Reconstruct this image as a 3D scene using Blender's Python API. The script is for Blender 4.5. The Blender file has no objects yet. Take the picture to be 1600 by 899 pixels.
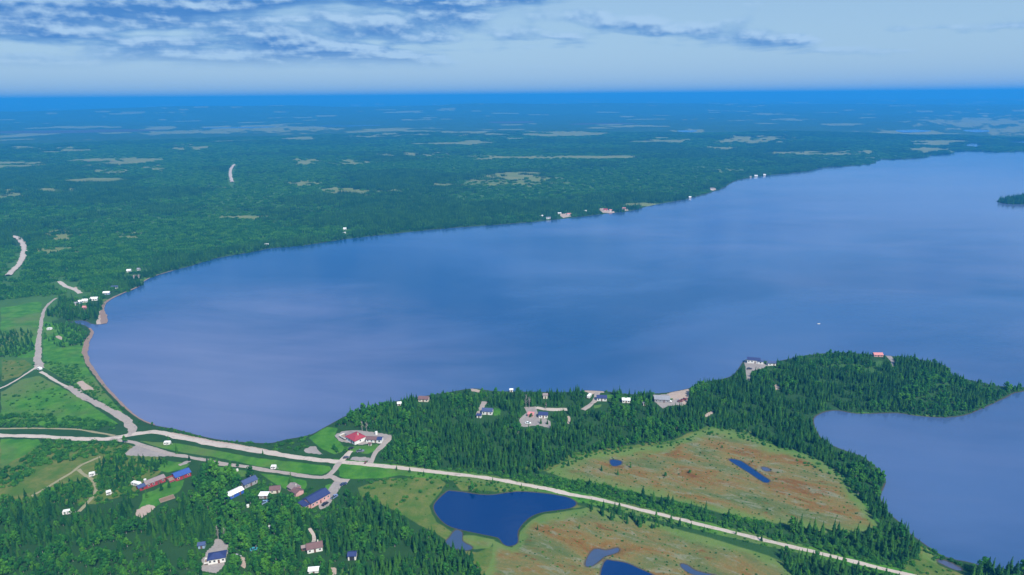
import bpy, bmesh, math, random
import numpy as np
from mathutils import Vector, Matrix, Euler
from mathutils.geometry import delaunay_2d_cdt

# ------------------------------------------------------------------ camera, sky, sun, exposure
SC = bpy.context.scene
ROOT = SC.collection
CAM_H, PITCH, ROLL, FPX = 240.0, math.radians(15.7), math.radians(-0.5), 1067.0
cam_data = bpy.data.cameras.new('camera')
cam = bpy.data.objects.new('camera', cam_data)
ROOT.objects.link(cam)
CAM_M = (Matrix.Rotation(math.pi / 2 - PITCH, 3, 'X') @ Matrix.Rotation(ROLL, 3, 'Z'))
cam.matrix_world = Matrix.Translation((0, 0, CAM_H)) @ CAM_M.to_4x4()
cam_data.sensor_fit = 'HORIZONTAL'
cam_data.angle_x = 2 * math.atan(800 / FPX)
cam_data.clip_start, cam_data.clip_end = 1.0, 200000.0
SC.camera = cam

SUN_EL, SUN_AZ = math.radians(50), math.radians(148)      # azimuth clockwise from the viewing direction (+Y)
sun_data = bpy.data.lights.new('sun', 'SUN')
sun_data.energy, sun_data.angle, sun_data.color = 5.0, math.radians(4), (1.0, 0.93, 0.80)
sun = bpy.data.objects.new('sun', sun_data)
ROOT.objects.link(sun)
sd = Vector((math.sin(SUN_AZ) * math.cos(SUN_EL), math.cos(SUN_AZ) * math.cos(SUN_EL), math.sin(SUN_EL)))
sun.rotation_euler = sd.to_track_quat('Z', 'Y').to_euler()
SC.view_settings.view_transform = 'Standard'
SC.view_settings.look = 'None'
SC.view_settings.exposure = 0.34
SC.view_settings.gamma = 1.0
SC.cycles.use_denoising = True
SC.cycles.max_bounces = 5
SC.cycles.diffuse_bounces = 2
SC.cycles.glossy_bounces = 2
SC.cycles.transmission_bounces = 2
SC.cycles.transparent_max_bounces = 4
SC.cycles.volume_bounces = 1


class NT:
    """small helper to write node graphs"""
    def __init__(s, tree):
        s.t = tree
        tree.nodes.clear()
    def n(s, typ, ins=None, **kw):
        nd = s.t.nodes.new(typ)
        for k, v in kw.items():
            setattr(nd, k, v)
        for k, v in (ins or {}).items():
            s.set(nd.inputs[k], v)
        return nd
    def set(s, sock, v):
        if isinstance(v, bpy.types.NodeSocket):
            s.t.links.new(v, sock)
        elif isinstance(v, bpy.types.Node):
            s.t.links.new(v.outputs[0], sock)
        else:
            if sock.type == 'RGBA' and len(v) == 3:
                v = (*v, 1)
            sock.default_value = v
    def m(s, op, a, b=0.0, c=0.0, clamp=False):
        return s.n('ShaderNodeMath', {0: a, 1: b, 2: c}, operation=op, use_clamp=clamp).outputs[0]
    def v(s, op, a, b=(0, 0, 0)):
        nd = s.n('ShaderNodeVectorMath', {0: a}, operation=op)
        if op == 'SCALE':
            s.set(nd.inputs['Scale'], b)
        else:
            s.set(nd.inputs[1], b)
        return nd.outputs[0]
    def mix(s, f, a, b, blend='MIX'):
        nd = s.n('ShaderNodeMix', data_type='RGBA', blend_type=blend)
        s.set(nd.inputs[0], f)
        s.set(nd.inputs[6], a)
        s.set(nd.inputs[7], b)
        return nd.outputs[2]
    def noise(s, vec, scale, detail=4.0, rough=0.55, dist=0.0):
        return s.n('ShaderNodeTexNoise', {'Vector': vec, 'Scale': scale, 'Detail': detail, 'Roughness': rough, 'Distortion': dist}).outputs['Fac']
    def ss(s, x, a, b):
        return s.n('ShaderNodeMapRange', {0: x, 1: a, 2: b, 3: 0.0, 4: 1.0}, interpolation_type='SMOOTHSTEP', clamp=True).outputs[0]
    def ramp(s, x, stops):
        nd = s.n('ShaderNodeValToRGB', {0: x})
        el = nd.color_ramp.elements
        while len(el) < len(stops):
            el.new(0.5)
        for e, (p, c) in zip(el, stops):
            e.position = p
            e.color = (*c, 1)
        return nd.outputs[0]


world = bpy.data.worlds.new('World')
SC.world = world
world.use_nodes = True
W = NT(world.node_tree)
sky = W.n('ShaderNodeTexSky', sky_type='NISHITA', sun_disc=False, sun_elevation=SUN_EL, sun_rotation=SUN_AZ,
          altitude=200.0, air_density=1.0, dust_density=1.6, ozone_density=2.0)
dirv = W.n('ShaderNodeTexCoord').outputs['Generated']
sep = W.n('ShaderNodeSeparateXYZ', {0: dirv})
dx, dy, dz = sep.outputs
zc = W.m('MAXIMUM', dz, 0.0)
azi = W.m('ARCTAN2', dx, dy)
# cloud heaps: level bases, billowing tops, flattened by distance towards the horizon
vscale = W.m('DIVIDE', 1.0, W.m('ADD', zc, 0.12))
row = W.m('MULTIPLY', W.m('LOGARITHM', W.m('ADD', zc, 0.03), 2.718), 3.4)
cv_ = W.n('ShaderNodeCombineXYZ', {0: W.m('MULTIPLY', dx, 5.2), 1: row, 2: W.m('MULTIPLY', dy, 2.0)}).outputs[0]
n0 = W.noise(cv_, 1.0, 5, 0.5, 0.35)
n1 = W.noise(W.v('ADD', cv_, (0.03, 0.2, 0.0)), 1.0, 5, 0.5, 0.35)
nb = W.noise(W.n('ShaderNodeCombineXYZ', {0: W.m('MULTIPLY', dx, 1.3), 1: W.m('MULTIPLY', row, 0.45), 2: W.m('MULTIPLY', dy, 1.3)}).outputs[0], 1.0, 3, 0.5)
side = W.ss(W.m('MULTIPLY', azi, -1.0), -0.30, 0.30)            # the bank stands to the west
amount = W.m('ADD', n0, W.m('ADD', W.m('MULTIPLY', W.m('SUBTRACT', nb, 0.5), 0.35), W.m('MULTIPLY_ADD', side, 0.21, -0.07)))
amount = W.m('ADD', amount, W.m('MULTIPLY', W.ss(zc, 0.07, 0.14), 0.12))
puff = W.noise(W.v('MULTIPLY', dirv, (1.0, 1.0, 1.7)), 26.0, 5, 0.5)
amount = W.m('ADD', amount, W.m('MULTIPLY', W.m('SUBTRACT', puff, 0.5), 0.22))
dens = W.m('MULTIPLY', W.ss(amount, 0.49, 0.63), W.ss(zc, 0.03, 0.065))
puff_up = W.noise(W.v('MULTIPLY', W.v('ADD', dirv, (0.002, 0.0, 0.006)), (1.0, 1.0, 1.7)), 26.0, 5, 0.5)
lit = W.ss(W.m('ADD', W.m('SUBTRACT', n0, n1), W.m('MULTIPLY', W.m('SUBTRACT', puff, puff_up), 0.6)), -0.07, 0.15)
thick = W.ss(amount, 0.56, 0.74)
haze_c = W.mix(W.ss(zc, 0.0, 0.45), (2.9, 4.75, 6.7), (0.95, 2.3, 4.7))
base_sky = W.mix(0.75, sky.outputs[0], haze_c)
dark_c = W.mix(thick, (1.3, 2.9, 5.4), (0.3, 1.6, 4.5))
cloud_c = W.mix(lit, dark_c, (3.3, 4.9, 6.8))
c2 = W.mix(W.m('MULTIPLY', dens, 0.88), base_sky, cloud_c)
bg = W.n('ShaderNodeBackground', {'Color': c2, 'Strength': 0.1})
W.n('ShaderNodeOutputWorld', {'Surface': bg.outputs[0]})

# ------------------------------------------------------------------ projection helpers (photo coordinates 1600 x 899)
CM = np.array(CAM_M)


def ground(px, py, z=1.2):
    px, py = np.asarray(px, float), np.asarray(py, float)
    d = np.stack([(px - 800) / FPX, (449.5 - py) / FPX, -np.ones_like(px)], -1) @ CM.T
    t = (z - CAM_H) / d[..., 2]
    return np.stack([d[..., 0] * t, d[..., 1] * t], -1)


def photo(x, y, z=1.2):
    p = np.stack([np.asarray(x, float), np.asarray(y, float), np.full(np.shape(x), z - CAM_H)], -1) @ CM
    w = np.minimum(p[..., 2], -1e-3)
    return 800 + FPX * p[..., 0] / -w, 449.5 - FPX * p[..., 1] / -w


def wpoly(pts, z=1.2):
    a = np.array(pts, float)
    return ground(a[:, 0], a[:, 1], z)


def inside(x, y, poly):
    poly = np.asarray(poly)
    r = np.zeros(np.shape(x), bool)
    x0, y0 = poly[-1]
    for x1, y1 in poly:
        if y1 != y0:
            c = (y1 > y) != (y0 > y)
            r ^= c & (x < (x0 - x1) * (y - y1) / (y0 - y1) + x1)
        x0, y0 = x1, y1
    return r


def segdist(x, y, line, closed=False):
    line = np.asarray(line)
    best = np.full(np.shape(x), 1e18)
    n = len(line)
    for i in range(n if closed else n - 1):
        ax, ay = line[i]
        bx, by = line[(i + 1) % n]
        ux, uy = bx - ax, by - ay
        t = np.clip(((x - ax) * ux + (y - ay) * uy) / max(ux * ux + uy * uy, 1e-9), 0, 1)
        best = np.minimum(best, (x - ax - t * ux) ** 2 + (y - ay - t * uy) ** 2)
    return np.sqrt(best)


def hash2(ix, iy, seed):
    h = (ix.astype(np.int64) * 374761393 + iy.astype(np.int64) * 668265263 + seed * 1442695041) & 0x7fffffff
    h = ((h ^ (h >> 13)) * 1274126177) & 0x7fffffff
    h = (h ^ (h >> 16)) & 0xffff
    return h / 65535.0


def vnoise(x, y, seed=0):
    ix, iy = np.floor(x), np.floor(y)
    fx, fy = x - ix, y - iy
    fx, fy = fx * fx * (3 - 2 * fx), fy * fy * (3 - 2 * fy)
    a, b = hash2(ix, iy, seed), hash2(ix + 1, iy, seed)
    c, d = hash2(ix, iy + 1, seed), hash2(ix + 1, iy + 1, seed)
    return (a + (b - a) * fx) * (1 - fy) + (c + (d - c) * fx) * fy


def fbm(x, y, seed=0, octs=4):
    s, a, t = 0, 0.5, 0
    for k in range(octs):
        s = s + a * vnoise(x * 2 ** k, y * 2 ** k, seed + k * 17)
        t += a
        a *= 0.55
    return s / t


def sstep(x, a, b):
    t = np.clip((x - a) / (b - a), 0, 1)
    return t * t * (3 - 2 * t)


def smooth_line(pts, k=3, closed=False):
    """Catmull-Rom subdivision"""
    p = np.array(pts, float)
    n = len(p)
    out = []
    for i in range(n if closed else n - 1):
        if closed:
            a, b, c, d = p[(i - 1) % n], p[i], p[(i + 1) % n], p[(i + 2) % n]
        else:
            a, b, c, d = p[max(i - 1, 0)], p[i], p[i + 1], p[min(i + 2, n - 1)]
        for j in range(k):
            t = j / k
            out.append(0.5 * ((2 * b) + (c - a) * t + (2 * a - 5 * b + 4 * c - d) * t * t + (3 * b - 3 * c + d - a) * t ** 3))
    if not closed:
        out.append(p[-1])
    return np.array(out)


# ------------------------------------------------------------------ outlines
LAKE_PX = [(2300, 262), (2000, 246), (1800, 240), (1690, 237), (1600, 237), (1560, 238), (1500, 236), (1484, 241), (1455, 243), (1447, 246), (1410, 249), (1372, 250),
           (1366, 256), (1325, 260), (1287, 262), (1262, 268), (1225, 272), (1180, 277), (1147, 284), (1124, 297), (1070, 312), (1020, 321), (985, 330), (950, 334),
           (900, 340), (865, 344), (800, 350), (700, 357), (600, 367), (540, 374), (480, 383), (425, 388), (400, 393), (333, 405), (299, 416), (271, 423),
           (241, 432), (224, 441), (215, 449), (187, 461), (168, 472), (162, 483), (164, 505), (144, 507), (136, 503), (124, 501), (112, 503), (122, 506), (136, 510), (144, 521), (137, 536),
           (134, 552), (140, 570), (153, 589), (169, 609), (196, 637), (219, 655), (239, 664), (276, 671), (309, 680), (349, 688), (400, 692),
           (426, 692), (446, 687), (483, 680), (503, 670), (523, 659), (540, 650), (562, 641), (600, 631), (650, 621), (700, 613), (740, 607), (770, 611), (820, 612),
           (880, 613), (915, 610), (950, 612), (985, 616), (1020, 615), (1045, 613), (1075, 607), (1100, 598), (1140, 589), (1155, 574), (1165, 562), (1190, 563),
           (1212, 565), (1260, 555), (1310, 551), (1360, 554), (1400, 557), (1450, 564), (1480, 573), (1490, 587), (1530, 597), (1560, 603), (1600, 605), (1700, 603), (1900, 598), (2300, 590)]
BAY_PX = [(2300, 598), (1900, 606), (1700, 610), (1600, 612), (1570, 623), (1530, 641), (1505, 650), (1470, 653), (1430, 650), (1400, 646), (1340, 647), (1310, 642), (1290, 644),
          (1275, 651), (1272, 660), (1276, 673), (1287, 688), (1310, 700), (1346, 713), (1368, 729), (1381, 742), (1384, 756), (1376, 778), (1388, 800),
          (1410, 820), (1420, 832), (1442, 848), (1465, 864), (1487, 873), (1517, 879), (1545, 888), (1600, 897), (1680, 905), (2300, 930)]
ISLAND_PX = [(1556, 315), (1572, 310), (1600, 306), (1650, 303), (1720, 308), (1690, 316), (1640, 319), (1600, 320), (1572, 319)]
POND_PX = {
    'pond': [(700, 768), (688, 778), (679, 789), (680, 799), (690, 813), (707, 824), (745, 833), (770, 838), (780, 841), (786, 849), (795, 853), (808, 848), (809, 829), (825, 810),
             (845, 801), (870, 797), (890, 794), (900, 787), (890, 779), (868, 774), (833, 770), (810, 769), (790, 771), (768, 774), (745, 773), (725, 770), (706, 768)],
    'marsh_pond': [(712, 829), (703, 840), (697, 848), (706, 855), (726, 860), (738, 856), (722, 846), (722, 833)],
    'bog_pool': [(954, 719), (970, 721), (969, 726), (957, 728)],
    'bog_pool_long': [(1139, 718), (1156, 720.5), (1173, 731), (1193, 745), (1202, 751), (1194, 753.5), (1171, 739), (1150, 726)],
    'bog_pool_small': [(1190, 731), (1197, 731), (1204, 735), (1196, 736)],
    'bottom_pool': [(945, 879), (958, 877), (980, 881), (1000, 890), (1022, 900), (1030, 912), (945, 912)],
    'brown_pool': [(929, 859), (948, 861), (965, 857), (964, 863), (945, 869), (936, 876), (925, 884), (916, 884), (918, 873)],
    'corner_pool': [(1064, 882), (1074, 884), (1088, 893), (1118, 900), (1085, 898), (1068, 889)],
    'roadside_pool': [(1465, 876), (1480, 878), (1502, 889), (1496, 891), (1478, 884)],
    'far_lake': [(1400, 204), (1430, 203), (1455, 205), (1430, 207), (1408, 207)],
    'far_lake_b': [(1505, 204), (1530, 203), (1546, 205), (1525, 207)],
    'far_lake_c': [(1570, 223), (1600, 220), (1660, 221), (1610, 225)],
    'far_lake_d': [(1508, 226), (1525, 224), (1530, 229), (1515, 230)],
    'far_lake_e': [(290, 199), (360, 197), (430, 198), (400, 200), (330, 201)],
    'far_lake_f': [(430, 196), (520, 195), (600, 196), (520, 198)],
    'far_lake_g': [(1060, 204), (1090, 204), (1078, 207), (1064, 207)],
}
lake_w = wpoly(smooth_line(LAKE_PX, 3), 0)
bay_w = wpoly(smooth_line(BAY_PX, 3), 0)
island_w = wpoly(smooth_line(ISLAND_PX, 3, True), 0)
pond_w = {k: wpoly(smooth_line(v, 3, True), 0) for k, v in POND_PX.items()}


def water_sd(x, y):
    """signed distance to the nearest shore, + on land"""
    x, y = np.asarray(x, float), np.asarray(y, float)
    d = np.full(x.shape, 3000.0)
    r = np.hypot(x, y)
    near = r < 6500
    xi, yi = x[near], y[near]
    dd = np.minimum(np.minimum(segdist(xi, yi, lake_w), segdist(xi, yi, bay_w)), segdist(xi, yi, island_w, True))
    wat = (inside(xi, yi, lake_w) | inside(xi, yi, bay_w)) & ~inside(xi, yi, island_w)
    for k, pw in pond_w.items():
        lo, hi = pw.min(0) - 700, pw.max(0) + 700
        s = (xi > lo[0]) & (xi < hi[0]) & (yi > lo[1]) & (yi < hi[1])
        if s.any():
            dd[s] = np.minimum(dd[s], segdist(xi[s], yi[s], pw, True))
            wat[s] |= inside(xi[s], yi[s], pw)
    d[near] = np.where(wat, -dd, dd)
    return d


def height(x, y, d=None):
    x, y = np.asarray(x, float), np.asarray(y, float)
    if d is None:
        d = water_sd(x, y)
    r = np.hypot(x, y)
    dd = d + (fbm(x / 14, y / 14, 5, 3) - 0.5) * 3.0 * np.clip(np.abs(d) / 3, 0, 1) * (r < 1500)
    h = np.where(d > 0, 1.2 * (1 - np.exp(-np.maximum(dd, 0.02) / 5.0)), -np.minimum(3.0, 0.22 * -d) - 0.02)
    land = sstep(d, 20, 700)
    h = h + land * sstep(r, 900, 5000) * 44 * (fbm(x / 1500 + 3, y / 1100, 11, 4) - 0.32)
    far = sstep(r, 6500, 10500)
    ridge = fbm(x / 5200 + 7.3, y / 2600 + 1.7, 23, 5)
    h = h + far * (4 + 46 * sstep(ridge, 0.3, 0.75) + 14 * fbm(x / 900, y / 700, 31, 3))
    env = np.exp(-(np.abs(x + 2200) / 5200) ** 4)
    h = h + 62 * env * np.exp(-((y - 10600 - 0.12 * x) / 1300) ** 2) * (0.55 + 0.8 * fbm(x / 1500 + 4.2, y / 5000, 87, 4)) * (r > 6000)
    h = h + sstep(r, 17000, 30000) * (20 + 150 * sstep(fbm(x / 9000 + 2.1, y / 6000, 41, 5), 0.25, 0.85))
    h = h + sstep(r, 24000, 34000) * 190 * sstep(fbm(x / 11000 + 5.1, y / 9000, 47, 4), 0.38, 0.75)
    return np.minimum(h, 284)


# ------------------------------------------------------------------ ground-cover outlines (photo coordinates)
BOG = [
    [(850, 738), (880, 722), (920, 708), (965, 703), (1010, 697), (1050, 691), (1085, 676), (1120, 668), (1170, 680), (1220, 700), (1270, 714), (1310, 738), (1338, 772), (1360, 800), (1376, 826),
     (1340, 832), (1290, 834), (1230, 822), (1180, 814), (1130, 804), (1080, 789), (1030, 778), (980, 768), (930, 756), (890, 750)],
    [(755, 905), (768, 872), (770, 842), (800, 853), (812, 830), (830, 810), (850, 801), (900, 795), (925, 790), (960, 802), (1000, 810), (1050, 824), (1100, 837), (1150, 852), (1200, 867),
     (1232, 882), (1240, 905), (1235, 960), (740, 960)],
    [(712, 834), (742, 835), (776, 842), (765, 858), (742, 858), (722, 850)],
    [(1445, 850), (1462, 866), (1472, 872), (1462, 880), (1440, 872)],
]
MEADOW = [[(690, 845), (745, 860), (775, 848), (775, 905), (750, 905), (730, 868)], [(-100, 688), (150, 690), (200, 692), (275, 722), (215, 770), (150, 790), (60, 790), (-100, 800)],
          [(555, 760), (600, 745), (690, 742), (700, 756), (690, 772), (674, 790), (684, 812), (712, 830), (700, 846), (660, 826), (610, 798), (560, 778)],
          [(700, 748), (760, 752), (830, 764), (895, 776), (905, 786), (925, 790), (900, 797), (870, 790), (850, 772), (720, 768)],
          [(0, 782), (20, 760), (60, 738), (100, 728), (150, 718), (152, 735), (110, 760), (60, 780), (20, 790)],
          [(0, 560), (40, 560), (56, 572), (30, 592), (0, 600)], [(10, 640), (60, 590), (80, 600), (60, 625), (110, 625), (125, 640), (70, 645)],
          [(90, 545), (120, 540), (125, 560), (105, 565)],
          [(1410, 838), (1440, 848), (1470, 880), (1520, 899), (1500, 930), (1420, 905), (1400, 870)],
          [(930, 716), (870, 735), (840, 740), (800, 735), (860, 712), (920, 702), (1050, 685), (1110, 660), (1130, 668), (1050, 694)]]
GRASS = [
    [(520, 715), (750, 738), (900, 765), (1100, 814), (1250, 848), (1430, 893), (1430, 912), (1250, 867), (1100, 832), (900, 784), (750, 756), (520, 735)],
    [(206, 687), (280, 692), (350, 705), (400, 714), (470, 722), (515, 727), (521, 735), (505, 744), (470, 742), (420, 733), (380, 725), (330, 715), (280, 708), (240, 698)],
    [(480, 684), (510, 664), (530, 668), (525, 683), (540, 698), (589, 692), (598, 698), (576, 711), (536, 706), (523, 712), (500, 702)],
    [(0, 685), (60, 685), (66, 692), (40, 712), (10, 728), (0, 730)],
    [(62, 586), (100, 606), (140, 630), (190, 664), (150, 668), (60, 666), (0, 662), (0, 612), (40, 590)],
    [(66, 500), (125, 512), (135, 535), (130, 555), (138, 575), (165, 612), (200, 650), (175, 640), (110, 600), (66, 575)],
    [(0, 480), (66, 470), (66, 500), (58, 560), (30, 560), (0, 555)],
    [(530, 727), (600, 734), (650, 741), (600, 748), (540, 750), (528, 745)],
    [(215, 798), (222, 772), (240, 765), (262, 752), (290, 748), (282, 768), (250, 790), (232, 800)],
    [(200, 720), (240, 716), (275, 720), (300, 724), (290, 735), (262, 740), (240, 735)],
    [(400, 738), (440, 742), (480, 750), (478, 765), (455, 770), (430, 758)],
    [(508, 758), (524, 754), (515, 772), (504, 780)],
    [(320, 725), (395, 735), (400, 745), (360, 748)],
    [(770, 636), (784, 637), (784, 650), (770, 651)], [(926, 632), (945, 630), (940, 638), (927, 640)], [(945, 615), (960, 614), (960, 624), (948, 624)], [(972, 617), (990, 617), (986, 628), (970, 626)],
    [(1046, 615), (1052, 614), (1050, 625), (1044, 624)],
    [(1278, 652), (1300, 645), (1340, 648), (1400, 647), (1450, 652), (1505, 650), (1440, 645), (1320, 641)],
    [(218, 432), (240, 428), (226, 440), (215, 442)], [(184, 450), (197, 448), (192, 456), (184, 460)], [(155, 466), (175, 463), (160, 476), (152, 474)],
    [(1085, 690), (1110, 665), (1170, 672), (1260, 705), (1310, 730), (1340, 765), (1385, 825), (1360, 810), (1330, 775), (1300, 745), (1250, 718), (1180, 690), (1120, 676)],
    [(310, 893), (340, 898), (400, 899), (400, 940), (280, 940)], [(530, 888), (620, 892), (620, 930), (530, 930)],
    [(1180, 840), (1240, 852), (1240, 860), (1180, 846)],
]
SAND = [
    [(238, 671), (276, 676), (316, 684), (366, 692), (420, 702), (420, 707), (366, 698), (316, 690), (276, 682), (238, 676)],
    [(905, 608), (920, 607), (945, 610), (944, 614), (925, 616)], [(735, 605), (752, 608), (748, 613), (735, 611)],
    [(1030, 616), (1050, 611), (1075, 605), (1078, 612), (1072, 632), (1050, 634), (1050, 622), (1035, 620)],
    [(156, 484), (163, 482), (165, 507), (150, 509)],
    [(212, 806), (214, 798), (230, 788), (245, 791), (238, 798), (220, 809)],
    [(96, 443), (104, 446), (112, 450), (120, 448), (124, 456), (108, 452)], [(86, 527), (92, 524), (100, 527), (95, 532)],
    [(118, 597), (128, 594), (148, 608), (130, 610)],
    [(930, 326), (942, 325), (960, 330), (962, 333), (942, 333)], [(970, 324), (980, 325), (984, 329), (972, 330)], [(868, 334), (885, 333), (896, 338), (880, 341)], [(1108, 294), (1118, 293), (1120, 297), (1110, 299)],
    [(1100, 652), (1104, 645), (1116, 640), (1114, 645), (1106, 652)], [(1209, 600), (1215, 601), (1220, 607), (1212, 611)],
    [(372, 868), (386, 872), (384, 890), (374, 884)], [(515, 886), (528, 888), (526, 898), (518, 900)], [(886, 650), (891, 650), (892, 662), (887, 664)],
]
GRAVEL = [
    [(193, 712), (200, 704), (213, 695), (233, 698), (262, 708), (272, 713), (240, 714)],
    [(522, 680), (535, 674), (560, 672), (590, 676), (612, 680), (610, 688), (592, 704), (596, 694), (580, 692), (566, 696), (530, 690)],
    [(544, 718), (552, 714), (570, 714), (580, 716), (576, 720), (560, 721)],
    [(474, 703), (484, 698), (494, 697), (498, 704), (506, 711), (478, 708)],
    [(523, 751), (538, 753), (511, 794), (500, 797), (497, 788)],
    [(336, 842), (343, 841), (360, 854), (354, 868), (349, 886), (337, 896), (313, 892), (315, 875), (324, 860), (334, 851)],
    [(818, 636), (838, 635), (841, 648), (860, 658), (861, 670), (840, 665), (825, 667), (813, 667), (811, 655), (823, 645)],
    [(1020, 616), (1045, 615), (1046, 626), (1060, 622), (1070, 634), (1045, 634), (1035, 639), (1025, 630)],
    [(1160, 560), (1188, 566), (1204, 571), (1188, 577), (1174, 580), (1171, 596), (1164, 592), (1165, 574)],
    [(1381, 551), (1391, 551), (1399, 565), (1396, 575), (1390, 563)],
    [(276, 726), (296, 719), (300, 721), (282, 729)],
]
# pale openings in the woods beyond the lake: x, y, half width, half height
FARCLEAR = [(170, 269, 35, 3.5), (185, 250, 50, 3), (60, 298, 55, 5), (20, 306, 26, 6), (300, 234, 42, 3), (480, 256, 32, 5), (545, 256, 40, 4), (650, 244, 55, 5), (470, 289, 34, 4), (540, 300, 50, 6), (600, 299, 60, 2),
            (740, 208, 80, 2.5), (600, 213, 60, 2), (1185, 218, 50, 5), (1130, 232, 28, 3), (1420, 208, 65, 5), (1540, 192, 110, 9), (1590, 205, 60, 8), (1080, 205, 30, 3), (100, 368, 24, 8), (198, 368, 24, 6), (90, 392, 30, 6),
            (60, 235, 60, 3), (420, 203, 110, 5), (330, 207, 90, 3), (1440, 235, 40, 4), (1340, 238, 40, 3), (240, 262, 20, 6), (1000, 320, 30, 3), (700, 290, 50, 2), (380, 340, 40, 3), (1160, 222, 60, 3), (1220, 240, 40, 2.5)]
# gravel roads and tracks: name, half width (m), points
ROADS = [
    ('gravel_road', [2.3, 2.3, 2.4, 2.9, 2.9, 2.7, 2.4, 2.1, 1.8, 1.6, 1.5, 1.5, 1.45, 1.45], [(-120, 678), (0, 680.5), (50, 681.5), (83, 684), (133, 686.5), (173, 685.5), (200, 680), (238, 675), (276, 682), (316, 690), (366, 698.5), (416, 706.5), (466, 715), (516, 720.5), (566, 725), (616, 730),
                          (666, 736), (750, 745.5), (800, 753.5), (850, 762), (900, 773), (950, 784), (1000, 796.5), (1056, 810), (1101, 821.5), (1169, 838), (1244, 856), (1319, 874), (1375, 888), (1431, 901), (1500, 920)]),
    ('beach_road', [3.0, 3.4, 3.0, 2.8, 3.0, 2.6], [(203, 681), (206, 670), (196, 656), (184, 648), (160, 635), (133, 621), (116, 610), (104, 604)]),
    ('beach_track', 1.4, [(106, 605), (92, 598), (78, 590), (64, 581)]),
    ('shore_road', [3.8, 2.8, 2.0, 1.7, 1.6, 1.3], [(63, 576), (60, 566), (59, 552), (61, 527), (64, 508), (66, 495), (70, 483), (77, 474), (88, 466)]),
    ('field_track', 1.0, [(60, 571), (52, 577), (40, 585), (19, 598), (0, 607), (-60, 628)]),
    ('village_lane', 1.9, [(173, 686), (206, 691), (233, 700), (273, 711), (316, 718), (349, 725), (392, 731), (450, 740), (483, 745), (506, 746), (520, 738), (526, 730), (531, 722)]),
    ('side_lane', 2.0, [(506, 746), (518, 745), (528, 750), (545, 752)]),
    ('grass_track', 1.0, [(-60, 668), (0, 670), (50, 669.5), (116, 671), (150, 676), (180, 681)]),
    ('dirt_track', 1.1, [(157, 714), (140, 721), (126, 728), (110, 740), (93, 750), (70, 764), (48, 776)]),
    ('overgrown_track', 1.2, [(122, 734), (133, 743), (144, 750), (151, 764), (140, 782), (123, 800)]),
    ('house_drive', 1.8, [(533, 721), (541, 713), (548, 705)]),
    ('shore_drive', 2.0, [(578, 724), (584, 713), (590, 704), (600, 694), (611, 683)]),
    ('cabin_lane', 2.2, [(838, 637), (853, 640), (870, 640.5), (886, 640)]),
    ('beach_drive', 2.1, [(911, 641), (918, 636), (926, 630), (931, 621), (934, 612)]),
    ('cabin_drive', 2.0, [(757, 628), (752, 637), (747, 650)]),
    ('wood_path', 1.0, [(484, 826), (489, 836), (491, 845), (484, 856)]),
    ('forest_road', 4.0, [(12, 432), (20, 424), (32, 412), (37, 398), (37, 385), (30, 374), (22, 371)]),
    ('ridge_road', 4.5, [(363, 287), (361, 280), (360, 272), (362, 264), (366, 259)]),
    ('pit_lane', 3.0, [(92, 440), (104, 448), (116, 452), (125, 459)]),
]


def mask(vx, vy, polys, r):
    m = np.zeros(vx.shape)
    for p in polys:
        p = np.asarray(p, float)
        s = (vx > p[:, 0].min()) & (vx < p[:, 0].max()) & (vy > p[:, 1].min()) & (vy < p[:, 1].max())
        if s.any():
            k = inside(vx[s], vy[s], p)
            m[s] = np.maximum(m[s], k * np.clip(segdist(vx[s], vy[s], p, True) / r, 0, 1))
    return m


def mat(name):
    m = bpy.data.materials.new(name)
    m.use_nodes = True
    return m, NT(m.node_tree)


def out_bsdf(N, col, rough=0.9, spec=0.2, normal=None, **kw):
    ins = {'Base Color': col, 'Roughness': rough, 'Specular IOR Level': spec}
    ins.update(kw)
    b = N.n('ShaderNodeBsdfPrincipled', ins)
    if normal is not None:
        N.set(b.inputs['Normal'], normal)
    N.n('ShaderNodeOutputMaterial', {'Surface': b.outputs[0]})


def mesh_obj(name, verts, faces, material=None, parent=None, smooth=False):
    me = bpy.data.meshes.new(name)
    me.from_pydata([tuple(map(float, v)) for v in verts], [], [tuple(map(int, f)) for f in faces])
    if material:
        for m in (material if isinstance(material, (list, tuple)) else [material]):
            me.materials.append(m)
    if smooth:
        me.polygons.foreach_set('use_smooth', [True] * len(me.polygons))
    o = bpy.data.objects.new(name, me)
    ROOT.objects.link(o)
    if parent:
        o.parent = parent
    return o


def tag(o, label=None, cat=None, group=None, kind=None):
    for k, v in (('label', label), ('category', cat), ('group', group), ('kind', kind)):
        if v:
            o[k] = v
    return o


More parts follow.
